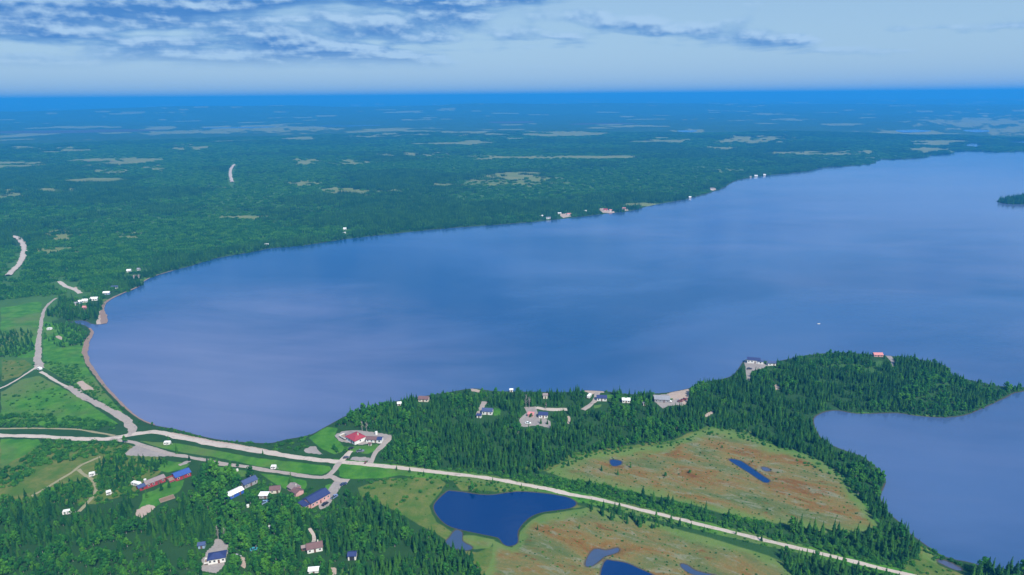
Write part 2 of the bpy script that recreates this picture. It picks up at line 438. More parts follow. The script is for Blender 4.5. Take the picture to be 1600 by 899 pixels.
# ---- materials of the land
def ground_material():
    m, N = mat('ground_cover')
    pos = N.n('ShaderNodeNewGeometry').outputs['Position']
    a1 = N.n('ShaderNodeAttribute', attribute_name='cover').outputs['Color']
    a2 = N.n('ShaderNodeAttribute', attribute_name='cover2').outputs['Color']
    scrub = N.n('ShaderNodeAttribute', attribute_name='scrub').outputs['Fac']
    s1, s2 = N.n('ShaderNodeSeparateColor', {0: a1}), N.n('ShaderNodeSeparateColor', {0: a2})
    grass, bog, sand = s1.outputs
    gravel, clear, meadow = s2.outputs
    n_big, n_mid, n_fine = N.noise(pos, 0.012, 5), N.noise(pos, 0.09, 5, 0.6), N.noise(pos, 0.7, 4, 0.65)
    n_far = N.noise(pos, 0.0035, 6, 0.62)
    edge = lambda a, w=0.5: N.ss(N.m('ADD', a, N.m('MULTIPLY', N.m('SUBTRACT', n_mid, 0.5), w)), 0.22, 0.5)
    forest = N.mix(n_mid, (0.012, 0.045, 0.014), (0.03, 0.085, 0.022))
    forest = N.mix(N.ss(n_far, 0.45, 0.65), forest, N.mix(n_mid, (0.018, 0.062, 0.018), (0.036, 0.095, 0.024)))
    forest = N.mix(N.m('MULTIPLY', scrub, 0.65), forest, N.mix(N.noise(pos, 0.03, 5, 0.65), (0.028, 0.10, 0.022), (0.095, 0.21, 0.045)))
    gcol = N.mix(N.ss(n_mid, 0.35, 0.65), (0.032, 0.135, 0.014), (0.066, 0.195, 0.02))
    gcol = N.mix(N.m('MULTIPLY', N.ss(n_big, 0.44, 0.62), 0.85), gcol, (0.10, 0.145, 0.045))
    gcol = N.mix(N.m('MULTIPLY', N.ss(n_fine, 0.55, 0.75), 0.5), gcol, (0.02, 0.085, 0.015))
    mcol = N.mix(N.ss(n_mid, 0.35, 0.68), (0.06, 0.125, 0.02), (0.135, 0.15, 0.04))
    mcol = N.mix(N.m('MULTIPLY', N.ss(n_fine, 0.5, 0.7), 0.6), mcol, (0.04, 0.11, 0.02))
    # bog: banded hummocks and hollows running along the slope
    st = N.n('ShaderNodeVectorRotate', {'Vector': pos, 'Angle': math.radians(28)}, rotation_type='Z_AXIS').outputs[0]
    st = N.n('ShaderNodeMapping', {'Vector': st, 'Scale': (0.35, 1.0, 1.0)}).outputs[0]
    b1, b2, b3 = N.noise(st, 0.05, 8, 0.68, 0.6), N.noise(st, 0.18, 6, 0.7, 0.8), N.noise(pos, 0.6, 6, 0.75)
    bcol = N.ramp(b1, [(0.30, (0.055, 0.10, 0.025)), (0.43, (0.11, 0.125, 0.04)), (0.51, (0.165, 0.135, 0.045)), (0.58, (0.175, 0.10, 0.026)), (0.68, (0.135, 0.052, 0.009))])
    bcol = N.mix(N.m('MULTIPLY', N.ss(b2, 0.52, 0.64), 0.75), bcol, (0.185, 0.195, 0.13))
    bcol = N.mix(N.m('MULTIPLY', N.ss(b2, 0.42, 0.32), 0.85), bcol, (0.13, 0.048, 0.009))
    bcol = N.mix(N.m('MULTIPLY', N.ss(b3, 0.5, 0.68), 0.65), bcol, (0.07, 0.12, 0.045))
    bcol = N.mix(N.m('MULTIPLY', N.ss(b3, 0.42, 0.3), 0.5), bcol, (0.28, 0.27, 0.20))
    scol = N.mix(n_fine, (0.30, 0.22, 0.17), (0.46, 0.38, 0.33))
    vcol = N.mix(N.m('ADD', N.m('MULTIPLY', n_fine, 0.5), N.m('MULTIPLY', n_mid, 0.5)), (0.13, 0.115, 0.11), (0.42, 0.38, 0.36))
    ccol = N.mix(N.noise(pos, 0.012, 5, 0.65), (0.06, 0.14, 0.028), (0.24, 0.225, 0.10))
    c = N.mix(N.ss(N.m('ADD', clear, N.m('MULTIPLY', N.m('SUBTRACT', N.noise(pos, 0.02, 6, 0.65), 0.5), 0.9)), 0.1, 0.75), forest, ccol)
    c = N.mix(edge(meadow), c, mcol)
    c = N.mix(edge(grass), c, gcol)
    rim = N.ss(N.m('ADD', bog, N.m('MULTIPLY', N.m('SUBTRACT', N.noise(pos, 0.05, 5, 0.6), 0.5), 1.3)), 0.15, 0.75)
    bcol = N.mix(rim, N.mix(n_mid, (0.06, 0.15, 0.022), (0.15, 0.19, 0.06)), bcol)
    c = N.mix(N.ss(bog, 0.0, 0.09), c, bcol)
    c = N.mix(edge(sand), c, scol)
    c = N.mix(edge(gravel, 0.4), c, vcol)
    z = N.n('ShaderNodeSeparateXYZ', {0: pos}).outputs[2]
    c = N.mix(N.ss(z, 0.32, 0.05), c, (0.06, 0.055, 0.05))           # wet rim of the shore
    bump = N.n('ShaderNodeBump', {'Height': N.m('ADD', n_fine, N.m('MULTIPLY', n_mid, 2.0)), 'Strength': 0.5, 'Distance': 0.8})
    out_bsdf(N, c, 0.95, 0.1, bump.outputs[0])
    return m


def gravel_material(name, c0, c1):
    m, N = mat(name)
    pos = N.n('ShaderNodeNewGeometry').outputs['Position']
    n1, n2 = N.noise(pos, 0.6, 6, 0.65), N.noise(pos, 0.07, 4)
    c = N.mix(N.m('ADD', N.m('MULTIPLY', n1, 0.6), N.m('MULTIPLY', n2, 0.4)), c0, c1)
    c = N.mix(N.m('MULTIPLY', N.ss(N.noise(pos, 0.25, 5, 0.7), 0.56, 0.7), 0.5), c, tuple(0.55 * v for v in c0))
    bump = N.n('ShaderNodeBump', {'Height': n1, 'Strength': 0.4, 'Distance': 0.2})
    out_bsdf(N, c, 0.95, 0.1, bump.outputs[0])
    return m


def water_material(name, body, rough, wave, shoal_sheen=None):
    m, N = mat(name)
    pos = N.n('ShaderNodeNewGeometry').outputs['Position']
    st = N.n('ShaderNodeMapping', {'Vector': pos, 'Rotation': (0, 0, math.radians(25)), 'Scale': (0.5, 1.0, 1.0)}).outputs[0]
    gust = N.noise(st, 0.0042, 4, 0.5, 0.5)
    w = N.m('ADD', N.noise(st, 0.55, 3, 0.6), N.m('MULTIPLY', N.noise(st, 0.12, 3, 0.6), 1.5))
    bump = N.n('ShaderNodeBump', {'Height': w, 'Strength': wave, 'Distance': 0.5})
    r = N.m('MULTIPLY_ADD', N.ss(gust, 0.35, 0.65), rough * 0.9, rough * 0.5)
    tone = N.mix(N.ss(N.noise(st, 0.0028, 6, 0.6, 1.0), 0.4, 0.62), body, (body[0] * 3.0, body[1] * 1.5, body[2] * 1.3))  # broad paler streaks of reflected cloud, painted into the base colour
    if shoal_sheen:      # cloud reflection painted into the water colour, plus silty shallows at the lake head
        for (cx_, cy_, r0_, r1_, k_) in shoal_sheen:
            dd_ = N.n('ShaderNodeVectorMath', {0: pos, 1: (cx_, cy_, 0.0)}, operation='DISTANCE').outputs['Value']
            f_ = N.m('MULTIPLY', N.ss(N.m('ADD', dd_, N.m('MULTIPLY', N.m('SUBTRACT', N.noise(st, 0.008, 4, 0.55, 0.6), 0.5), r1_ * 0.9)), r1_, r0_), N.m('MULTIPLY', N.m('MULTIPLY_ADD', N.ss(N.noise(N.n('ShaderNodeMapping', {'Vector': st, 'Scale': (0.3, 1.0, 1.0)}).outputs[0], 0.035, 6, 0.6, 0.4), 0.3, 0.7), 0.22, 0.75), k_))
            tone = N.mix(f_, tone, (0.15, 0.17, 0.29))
    out_bsdf(N, tone, r, 0.5, bump.outputs[0], IOR=1.6)
    return m


M_GROUND = ground_material()
M_ROAD = gravel_material('gravel', (0.29, 0.245, 0.21), (0.58, 0.51, 0.455))
M_OLD = gravel_material('worn_gravel', (0.19, 0.16, 0.145), (0.44, 0.385, 0.35))
M_DIRT = gravel_material('dirt', (0.16, 0.17, 0.08), (0.34, 0.30, 0.20))
M_BEACH = gravel_material('beach_sand', (0.15, 0.10, 0.08), (0.32, 0.235, 0.19))
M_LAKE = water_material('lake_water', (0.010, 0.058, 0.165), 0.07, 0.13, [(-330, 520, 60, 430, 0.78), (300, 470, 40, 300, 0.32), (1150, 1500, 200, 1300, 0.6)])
M_POND = water_material('pond_water', (0.001, 0.020, 0.10), 0.05, 0.09)
M_MARSH = water_material('marsh_water', (0.03, 0.06, 0.12), 0.12, 0.15)

# ------------------------------------------------------------------ the land: one sheet to the horizon, finer towards the valley in view
ang = np.radians(np.concatenate([np.arange(-180, -48, 3.0), np.arange(-48, 48, 0.1), np.arange(48, 180, 3.0)]))
dep = np.radians(np.concatenate([[80, 65, 55, 48], np.arange(44, 12, -0.1), np.arange(12, 2, -0.06), np.arange(2, 0.5, -0.03), [0.45, 0.4, 0.35, 0.3, 0.26, 0.22]]))
rad = CAM_H / np.tan(dep)
na, nr = len(ang), len(rad)
A, Rr = np.meshgrid(ang, rad)
GX, GY = (np.sin(A) * Rr).ravel(), (np.cos(A) * Rr).ravel()
GD = water_sd(GX, GY)
GZ = height(GX, GY, GD)
idx = np.arange(na * nr).reshape(nr, na)
nxt = np.roll(idx, -1, axis=1)
quads = np.stack([idx[:-1], nxt[:-1], nxt[1:], idx[1:]], -1).reshape(-1, 4)[:, ::-1]
me = bpy.data.meshes.new('ground')
me.vertices.add(na * nr)
me.vertices.foreach_set('co', np.stack([GX, GY, GZ], -1).ravel())
me.loops.add(quads.size)
me.loops.foreach_set('vertex_index', quads.ravel())
me.polygons.add(len(quads))
me.polygons.foreach_set('loop_start', np.arange(0, quads.size, 4))
me.polygons.foreach_set('use_smooth', np.ones(len(quads), bool))
me.update(calc_edges=True)
VX, VY = photo(GX, GY)
front = (GY > 50)
VX, VY = np.where(front, VX, -9999), np.where(front, VY, -9999)
wob = (fbm(GX / 9, GY / 9, 77, 3) - 0.5) * 5
WX, WY = VX + wob * (VY > 380), VY + wob * 0.6 * (VY > 380)
cg, cb, cs = mask(WX, WY, GRASS, 4), mask(WX, WY, BOG, 24), mask(WX, WY, SAND, 1.5)
cv, cm = mask(VX + wob * .3, VY, GRAVEL, 1.2), mask(WX, WY, MEADOW, 8)
cc = np.zeros(len(GX))
ed = (fbm(VX / 14, VY / 3.2, 91, 4) - 0.5)
for (fx, fy, fw, fh) in FARCLEAR:
    s = (np.abs(VX - fx) < fw * 2.2) & (np.abs(VY - fy) < fh * 2.2 + 2)
    q = ((VX[s] - fx) / fw) ** 2 + ((VY[s] - fy) / fh) ** 2
    cc[s] = np.maximum(cc[s], sstep(q + ed[s] * 4.5, 1.6, -0.7))
rdist = np.hypot(GX, GY)
cc = np.maximum(cc, 0.9 * sstep(fbm(GX / 420, GY / 300, 55, 4), 0.62, 0.72) * sstep(rdist, 1200, 2500) * (GD > 60))
for nm, col in (('cover', (cg, cb, cs)), ('cover2', (cv, cc, cm))):
    at = me.color_attributes.new(nm, 'FLOAT_COLOR', 'POINT')
    at.data.foreach_set('color', np.stack([*col, np.ones(len(GX))], -1).ravel())
at = me.attributes.new('scrub', 'FLOAT', 'POINT')
at.data.foreach_set('value', sstep(fbm(GX / 330, GY / 300, 71, 5), 0.45, 0.5) * sstep(rdist, 560, 700) * (GD > 20) * sstep(rdist, 5000, 3800))
me.materials.append(M_GROUND)
land = bpy.data.objects.new('ground', me)
ROOT.objects.link(land)
tag(land, 'green land with forest floor, grass and brown bog around the lake', 'ground', kind='structure')


def sheet(name, poly, z, material, label, cat, grow=0.0):
    c = poly.mean(0)
    res = delaunay_2d_cdt([Vector(p) for p in poly], [], [list(range(len(poly)))], 1, 1e-4)
    o = mesh_obj(name, [(v.x, v.y, z) for v in res[0]], res[2], material)
    me_ = o.data
    bm = bmesh.new()
    bm.from_mesh(me_)
    bmesh.ops.recalc_face_normals(bm, faces=bm.faces)
    for f in bm.faces:
        if f.normal.z < 0:
            f.normal_flip()
    bm.to_mesh(me_)
    bm.free()
    return tag(o, label, cat, kind='structure')


def grow_poly(p, dist):
    q = np.roll(p, -1, 0) - np.roll(p, 1, 0)
    n = np.stack([q[:, 1], -q[:, 0]], -1) / (np.linalg.norm(q, axis=1)[:, None] + 1e-9)
    area = 0.5 * np.sum(p[:, 0] * np.roll(p[:, 1], -1) - np.roll(p[:, 0], -1) * p[:, 1])
    return p + n * dist * np.sign(area)


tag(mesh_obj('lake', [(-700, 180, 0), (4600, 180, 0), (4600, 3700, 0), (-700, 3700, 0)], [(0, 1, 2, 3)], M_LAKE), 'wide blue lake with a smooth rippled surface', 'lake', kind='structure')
POND_LABEL = {
    'pond': 'deep blue pond beside the gravel road and the bog', 'marsh_pond': 'grey blue marshy pool below the deep blue pond', 'bog_pool': 'tiny square blue pool near the top of the upper bog',
    'bog_pool_long': 'long narrow blue pool slanting across the upper bog', 'bog_pool_small': 'faint small pool beside the long narrow bog pool', 'bottom_pool': 'dark blue pool cut by the bottom edge in the lower bog',
    'brown_pool': 'purple brown shallow pool above the bottom pool', 'corner_pool': 'thin slanting pool at the bottom edge of the lower bog', 'roadside_pool': 'narrow grey pool in the green verge by the bay',
    'far_lake': 'pale far lake in open ground beyond the big lake', 'far_lake_b': 'pale far lake in the broad tan marsh', 'far_lake_c': 'pale far lake at the picture edge near the far shore', 'far_lake_d': 'small pale inlet just behind the far shore',
    'far_lake_e': 'thin pale far lake in front of the blue ridge, western of two', 'far_lake_f': 'thin pale far lake in front of the blue ridge, eastern of two', 'far_lake_g': 'small pale far lake in dark woods'}
for k, pw in pond_w.items():
    far_k = k.startswith('far')
    # the lake's own sheet already lies under this valley; pools carry their own darker water a little above it
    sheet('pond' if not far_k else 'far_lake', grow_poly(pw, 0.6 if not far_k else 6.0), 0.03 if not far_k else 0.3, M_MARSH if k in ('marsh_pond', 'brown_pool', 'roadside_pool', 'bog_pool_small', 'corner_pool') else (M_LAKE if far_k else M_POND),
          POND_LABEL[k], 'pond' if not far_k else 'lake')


def strip(name, line_w, half, material, dz=0.12, wob=0.5, cross=3, seed=0):
    p = smooth_line(line_w, 6)
    seg = np.linalg.norm(np.diff(p, axis=0), axis=1)
    s = np.concatenate([[0], np.cumsum(seg)])
    step = max(2.0, s[-1] / 400)
    t = np.linspace(0, s[-1], max(4, int(s[-1] / step)))
    q = np.stack([np.interp(t, s, p[:, 0]), np.interp(t, s, p[:, 1])], -1)
    tg = np.gradient(q, axis=0)
    tg /= np.linalg.norm(tg, axis=1)[:, None] + 1e-9
    nrm = np.stack([-tg[:, 1], tg[:, 0]], -1)
    hw = np.full(len(t), half if not np.ndim(half) else 1.0)
    if np.ndim(half):
        hw = np.interp(np.linspace(0, 1, len(t)), np.linspace(0, 1, len(half)), half)
    wl = hw * (1 + wob * (fbm(t / 7, t * 0 + seed, 3, 4) - 0.5) * 2)
    wr = hw * (1 + wob * (fbm(t / 7, t * 0 + seed + 50, 3, 4) - 0.5) * 2)
    V = []
    for k in range(cross + 1):
        f = k / cross
        off = -wr + (wl + wr) * f
        V.append(q + nrm * off[:, None])
    V = np.stack(V, 1)
    z = height(V[..., 0].ravel(), V[..., 1].ravel()).reshape(V.shape[:2])
    crown = dz * (0.4 + 0.6 * np.sin(np.linspace(0, 1, cross + 1) * math.pi))[None]
    z = np.maximum(z, 0.2) + crown
    n = len(t)
    verts = np.concatenate([V, z[..., None]], -1).reshape(-1, 3)
    faces = [(i * (cross + 1) + k + 1, i * (cross + 1) + k, (i + 1) * (cross + 1) + k, (i + 1) * (cross + 1) + k + 1) for i in range(n - 1) for k in range(cross)]
    return mesh_obj(name, verts, faces, material, smooth=True)


ROAD_LABEL = {'gravel_road': 'long pale gravel road running past the beach and the bogs', 'beach_road': 'wide gravel road curving up behind the beach', 'beach_track': 'narrow straight gravel track from the beach road to the junction',
              'shore_road': 'pale gravel road climbing along the lake head', 'field_track': 'thin pale track bending across the rough field', 'village_lane': 'grey lane below the gravel road past the village', 'side_lane': 'short lane end by the parking strip',
              'grass_track': 'faint track through grass above the gravel road', 'dirt_track': 'dirt track slanting through the yellow meadow', 'overgrown_track': 'overgrown green track through small trees',
              'house_drive': 'short drive up to the red roofed house', 'shore_drive': 'gravel drive beside the red roofed house toward the lake', 'cabin_lane': 'pale lane between trees on the peninsula', 'beach_drive': 'drive down to the small beach',
              'cabin_drive': 'grey drive by the blue roofed white cabin', 'wood_path': 'thin path to the brown roofed cottage', 'forest_road': 'bent pale road in the far woods', 'ridge_road': 'distant straight road through the woods', 'pit_lane': 'pale lane at the sandy pit'}
for i, (nm, hw, pts) in enumerate(ROADS):
    a = np.array(pts, float)
    far_r = nm in ('forest_road', 'ridge_road')
    dirt = nm in ('grass_track', 'dirt_track', 'overgrown_track')
    o = strip(nm, ground(a[:, 0], a[:, 1]), hw, M_DIRT if dirt else M_OLD if nm in ('beach_road', 'shore_road', 'side_lane', 'village_lane', 'cabin_drive', 'beach_drive', 'shore_drive') else M_ROAD, 0.14 + 0.013 * i + (2.5 if far_r else 0), seed=i * 7)
    tag(o, ROAD_LABEL[nm], 'track' if 'track' in nm or 'path' in nm else 'road', kind='structure')
BEACH = [(243, 663.5), (239, 663), (219, 654), (196, 636), (169, 608), (153, 588), (140, 569), (134, 551), (137, 535), (145, 520), (141, 513)]
bp = np.array(BEACH, float)
tag(strip('beach', ground(bp[:, 0] - 1.2, bp[:, 1], 0.2), [.7, .8, 1.0, 1.1, 1.3, 1.6, 2.0, 2.5, 2.5, 1.8, 1.0], M_BEACH, 0.18, 0.5), 'narrow reddish sand beach along the lake head', 'beach', kind='structure')
bp = np.array([(164, 506), (163.5, 495), (161.5, 483), (167, 472), (187, 461), (215, 449), (224, 441), (241, 432), (271, 423)], float)
tag(strip('beach', ground(bp[:, 0] - 1.2, bp[:, 1], 0.2), [3.0, 3.4, 1.8, 1.5, 1.4, 1.2, 1.0, .9, .7], M_BEACH, 0.18, 0.5, seed=9), 'curving sand beach below the far cottages', 'beach', kind='structure')

# ------------------------------------------------------------------ the air
m, N = mat('haze_air')
vol = N.n('ShaderNodeVolumePrincipled', {'Color': (0.04, 0.38, 0.92), 'Density': 1.6e-4, 'Anisotropy': 0.0})
N.n('ShaderNodeOutputMaterial', {'Volume': vol.outputs[0]})
X, Y0, Y1, Z0, Z1 = 64000, -64000, 64000, -5.0, 288.0
hz = mesh_obj('haze', [(-X, Y0, Z0), (X, Y0, Z0), (X, Y1, Z0), (-X, Y1, Z0), (-X, Y0, Z1), (X, Y0, Z1), (X, Y1, Z1), (-X, Y1, Z1)],
              [(3, 2, 1, 0), (4, 5, 6, 7), (0, 1, 5, 4), (1, 2, 6, 5), (2, 3, 7, 6), (3, 0, 4, 7)], m)
tag(hz, 'thin blue haze filling the air over the land', 'haze', kind='stuff')


# ------------------------------------------------------------------ trees
rng = random.Random(4)
nprng = np.random.default_rng(8)


def leaf_material(name, dark, mid, light, transl=0.25):
    m, N = mat(name)
    oi = N.n('ShaderNodeObjectInfo')
    t = N.n('ShaderNodeAttribute', attribute_name='tint').outputs['Fac']
    f = N.m('ADD', N.m('MULTIPLY', oi.outputs['Random'], 0.55), N.m('MULTIPLY', t, 0.45))
    c = N.ramp(f, [(0.12, dark), (0.5, mid), (0.9, light)])
    d = N.n('ShaderNodeBsdfDiffuse', {'Color': c})
    tr = N.n('ShaderNodeBsdfTranslucent', {'Color': c})
    mx = N.n('ShaderNodeMixShader', {0: transl, 1: d.outputs[0], 2: tr.outputs[0]})
    N.n('ShaderNodeOutputMaterial', {'Surface': mx.outputs[0]})
    return m


def bark_material(name, c0, c1):
    m, N = mat(name)
    pos = N.n('ShaderNodeTexCoord').outputs['Object']
    out_bsdf(N, N.mix(N.noise(pos, 4.0, 4), c0, c1), 0.9, 0.1)
    return m


M_SPRUCE = leaf_material('spruce_needles', (0.012, 0.058, 0.020), (0.024, 0.098, 0.026), (0.055, 0.165, 0.024), 0.22)
M_BROAD = leaf_material('broad_leaves', (0.022, 0.115, 0.028), (0.043, 0.19, 0.034), (0.105, 0.30, 0.03), 0.3)
M_SHRUB = leaf_material('shrub_leaves', (0.020, 0.098, 0.024), (0.040, 0.165, 0.028), (0.095, 0.26, 0.03), 0.25)
M_BARK = bark_material('spruce_bark', (0.07, 0.055, 0.045), (0.13, 0.11, 0.09))
M_BIRCH = bark_material('birch_bark', (0.30, 0.28, 0.25), (0.5, 0.48, 0.44))
M_DEAD = bark_material('dead_wood', (0.22, 0.2, 0.18), (0.38, 0.35, 0.32))


class Mesher:
    def __init__(s):
        s.v, s.f, s.m, s.t = [], [], [], []
    def face(s, pts, mi=0, tint=0.5):
        b = len(s.v)
        s.v += [tuple(p) for p in pts]
        s.t += [tint] * len(pts)
        s.f.append(tuple(range(b, b + len(pts))))
        s.m.append(mi)
    def tube(s, a, b, ra, rb, n=5, mi=0, tint=0.5):
        a, b = Vector(a), Vector(b)
        d = (b - a).normalized()
        u = d.orthogonal().normalized()
        w = d.cross(u)
        A = [a + (u * math.cos(k * 2 * math.pi / n) + w * math.sin(k * 2 * math.pi / n)) * ra for k in range(n)]
        B = [b + (u * math.cos(k * 2 * math.pi / n) + w * math.sin(k * 2 * math.pi / n)) * rb for k in range(n)]
        for k in range(n):
            s.face([A[k], A[(k + 1) % n], B[(k + 1) % n], B[k]], mi, tint)
    def mesh(s, name, mats):
        me = bpy.data.meshes.new(name)
        me.from_pydata(s.v, [], s.f)
        for m_ in mats:
            me.materials.append(m_)
        me.polygons.foreach_set('material_index', s.m)
        at = me.attributes.new('tint', 'FLOAT', 'POINT')
        at.data.foreach_set('value', s.t)
        return me


def spruce_crown(M, R, h, rad, levels, per, mi=0, org=(0, 0, 0), base=0.1, tint=None, core=True):
    """whorls of drooping boughs, each a ridged blade"""
    ox, oy, oz = org
    tt = R.random() if tint is None else tint
    lean = (R.uniform(-.03, .03) * h, R.uniform(-.03, .03) * h)
    lop = R.uniform(0, 6.28)
    for k in range(levels):
        f = base + (0.97 - base) * (k / levels) ** 0.95
        r = rad * (1 - f) ** 0.8 * R.uniform(0.8, 1.15) + 0.03 * rad
        n = max(3, int(per * (0.55 + 0.6 * (1 - f))))
        a0 = R.uniform(0, 6.28)
        for j in range(n):
            a = a0 + (j + R.uniform(-.3, .3)) * 2 * math.pi / n
            rr = r * R.uniform(0.62, 1.22) * (1 + 0.15 * math.cos(a - lop))
            zc_ = f * h + R.uniform(-.02, .02) * h
            ca, sa = math.cos(a), math.sin(a)
            cx_, cy_ = ox + lean[0] * f, oy + lean[1] * f
            drop = rr * R.uniform(0.22, 0.5)
            w = rr * R.uniform(0.34, 0.52)
            top = (cx_, cy_, oz + zc_ + 0.05 * h * (1 - f) + 0.02 * h)
            tip = (cx_ + ca * rr, cy_ + sa * rr, oz + zc_ - drop)
            l = (cx_ + ca * rr * .55 - sa * w, cy_ + sa * rr * .55 + ca * w, oz + zc_ - drop * .75)
            q = (cx_ + ca * rr * .55 + sa * w, cy_ + sa * rr * .55 - ca * w, oz + zc_ - drop * .75)
            ti = min(1, max(0, tt + R.uniform(-.22, .22)))
            M.face([top, l, tip], mi, ti)
            M.face([top, tip, q], mi, ti)
    # leader
    z = oz + h
    for j in range(3):
        a = j * 2.1
        M.face([(ox + lean[0], oy + lean[1], z * 1.0 + 0.02 * h), (ox + lean[0] + math.cos(a) * rad * .12, oy + lean[1] + math.sin(a) * rad * .12, z - 0.09 * h),
                (ox + lean[0] + math.cos(a + 2.1) * rad * .12, oy + lean[1] + math.sin(a + 2.1) * rad * .12, z - 0.09 * h)], mi, tt)


def leaf_ball(M, R, c, rx, rz, n, size, mi=0, tint=0.5, spread=0.25):
    for _ in range(n):
        u, v = R.uniform(-1, 1), R.uniform(0, 6.28)
        s_ = math.sqrt(1 - u * u)
        d = Vector((s_ * math.cos(v), s_ * math.sin(v), u))
        k = R.uniform(0.55, 1.0) ** 0.6
        p = Vector(c) + Vector((d.x * rx, d.y * rx, d.z * rz)) * k
        nrm = (d + Vector((R.uniform(-.8, .8), R.uniform(-.8, .8), R.uniform(-.3, .9)))).normalized()
        a = nrm.orthogonal().normalized()
        b = nrm.cross(a)
        th = R.uniform(0, 6.28)
        a, b = a * math.cos(th) + b * math.sin(th), b * math.cos(th) - a * math.sin(th)
        sz = size * R.uniform(0.6, 1.3)
        ti = min(1, max(0, tint + R.uniform(-spread, spread) + 0.12 * d.z))
        M.face([p - a * sz - b * sz * .3, p + b * sz * .8 - nrm * sz * .25, p + a * sz + b * sz * .2, p - b * sz * .75 - nrm * sz * .2], mi, ti)


def broad_crown(M, R, h, rad, n, size, mi=0, org=(0, 0, 0), low=0.25, tint=None):
    tt = R.uniform(.25, .8) if tint is None else tint
    lobes = R.randint(5, 8)
    for k in range(lobes):
        f = (k + 0.5) / lobes
        a = k * 2.4 + R.uniform(-.5, .5)
        rr = rad * R.uniform(.25, .62) * (1 - 0.6 * f)
        z = h * (low + (0.88 - low) * f)
        lr = rad * R.uniform(.42, .66) * (1.05 - 0.45 * f)
        leaf_ball(M, R, (org[0] + rr * math.cos(a), org[1] + rr * math.sin(a), org[2] + z), lr, lr * R.uniform(.7, 1.0), int(n / lobes), size, mi, min(1, max(0, tt + R.uniform(-.15, .15))))


def trunk_mesh(name, R, h, r, limbs, m_):
    M = Mesher()
    p = Vector((0, 0, -0.3))
    prev = r
    for k in range(1, 4):
        q = Vector((R.uniform(-.02, .02) * h * k, R.uniform(-.02, .02) * h * k, h * k / 3))
        nr_ = r * (1 - k / 3.2)
        M.tube(p, q, prev, nr_, 6)
        for j in range(limbs if k < 3 else 0):
            a = R.uniform(0, 6.28)
            b = q.lerp(p, R.random() * .6)
            M.tube(b, b + Vector((math.cos(a), math.sin(a), R.uniform(.5, 1.1))) * h * R.uniform(.14, .26), nr_ * .6, nr_ * .12, 4)
        p, prev = q, nr_
    return M.mesh(name, [m_])


SPR = []          # (crown mesh, trunk mesh, single mesh) unit = metres, about 8 m tall
for k in range(7):
    R = random.Random(100 + k)
    h, rd = R.uniform(6.8, 8.8), R.uniform(1.25, 1.9)
    M = Mesher()
    spruce_crown(M, R, h, rd, 17, 9, 0)
    cm_ = M.mesh('spruce_crown', [M_SPRUCE])
    tm_ = trunk_mesh('spruce_trunk', R, h * .9, 0.11, 0, M_BARK)
    M.tube((0, 0, -.3), (0, 0, h * .6), .11, .05, 5, 1)
    SPR.append((cm_, tm_, M.mesh('spruce', [M_SPRUCE, M_BARK])))
BRO = []
for k in range(6):
    R = random.Random(300 + k)
    h, rd = R.uniform(6.2, 8.2), R.uniform(2.0, 2.8)
    M = Mesher()
    broad_crown(M, R, h, rd, 420, 0.36, 0)
    cm_ = M.mesh('broadleaf_crown', [M_BROAD])
    tm_ = trunk_mesh('broadleaf_trunk', R, h * .8, 0.15, 3, M_BIRCH)
    M.tube((0, 0, -.3), (0, 0, h * .6), .14, .06, 5, 1)
    BRO.append((cm_, tm_, M.mesh('broadleaf', [M_BROAD, M_BIRCH])))
SHR = []
for k in range(5):
    R = random.Random(500 + k)
    M = Mesher()
    for j in range(R.randint(3, 5)):
        a, rr = R.uniform(0, 6.28), R.uniform(0, .9)
        z = R.uniform(.5, 1.1)
        leaf_ball(M, R, (rr * math.cos(a), rr * math.sin(a), z * .8), R.uniform(.6, 1.0), z, 34, 0.26, 0, R.uniform(.3, .7))
    SHR.append(M.mesh('shrub', [M_SHRUB]))
CLU = []          # stands of small far trees, about 15 m across
for k in range(8):
    R = random.Random(700 + k)
    M = Mesher()
    con = (1.0, 0.95, 0.9, 0.55, 0.5, 0.2, 0.1, 0.05)[k]
    for j in range(22):
        a, rr = R.uniform(0, 6.28), 8.5 * math.sqrt(R.random())
        o = (rr * math.cos(a), rr * math.sin(a), -0.2)
        if R.random() < con:
            spruce_crown(M, R, R.uniform(5, 8.5), R.uniform(1.2, 1.9), 6, 6, 0, o, 0.08)
        else:
            broad_crown(M, R, R.uniform(3.5, 6), R.uniform(1.6, 2.5), 55, 0.62, 1, o, 0.15)
    CLU.append(M.mesh('stand', [M_SPRUCE, M_BROAD]))


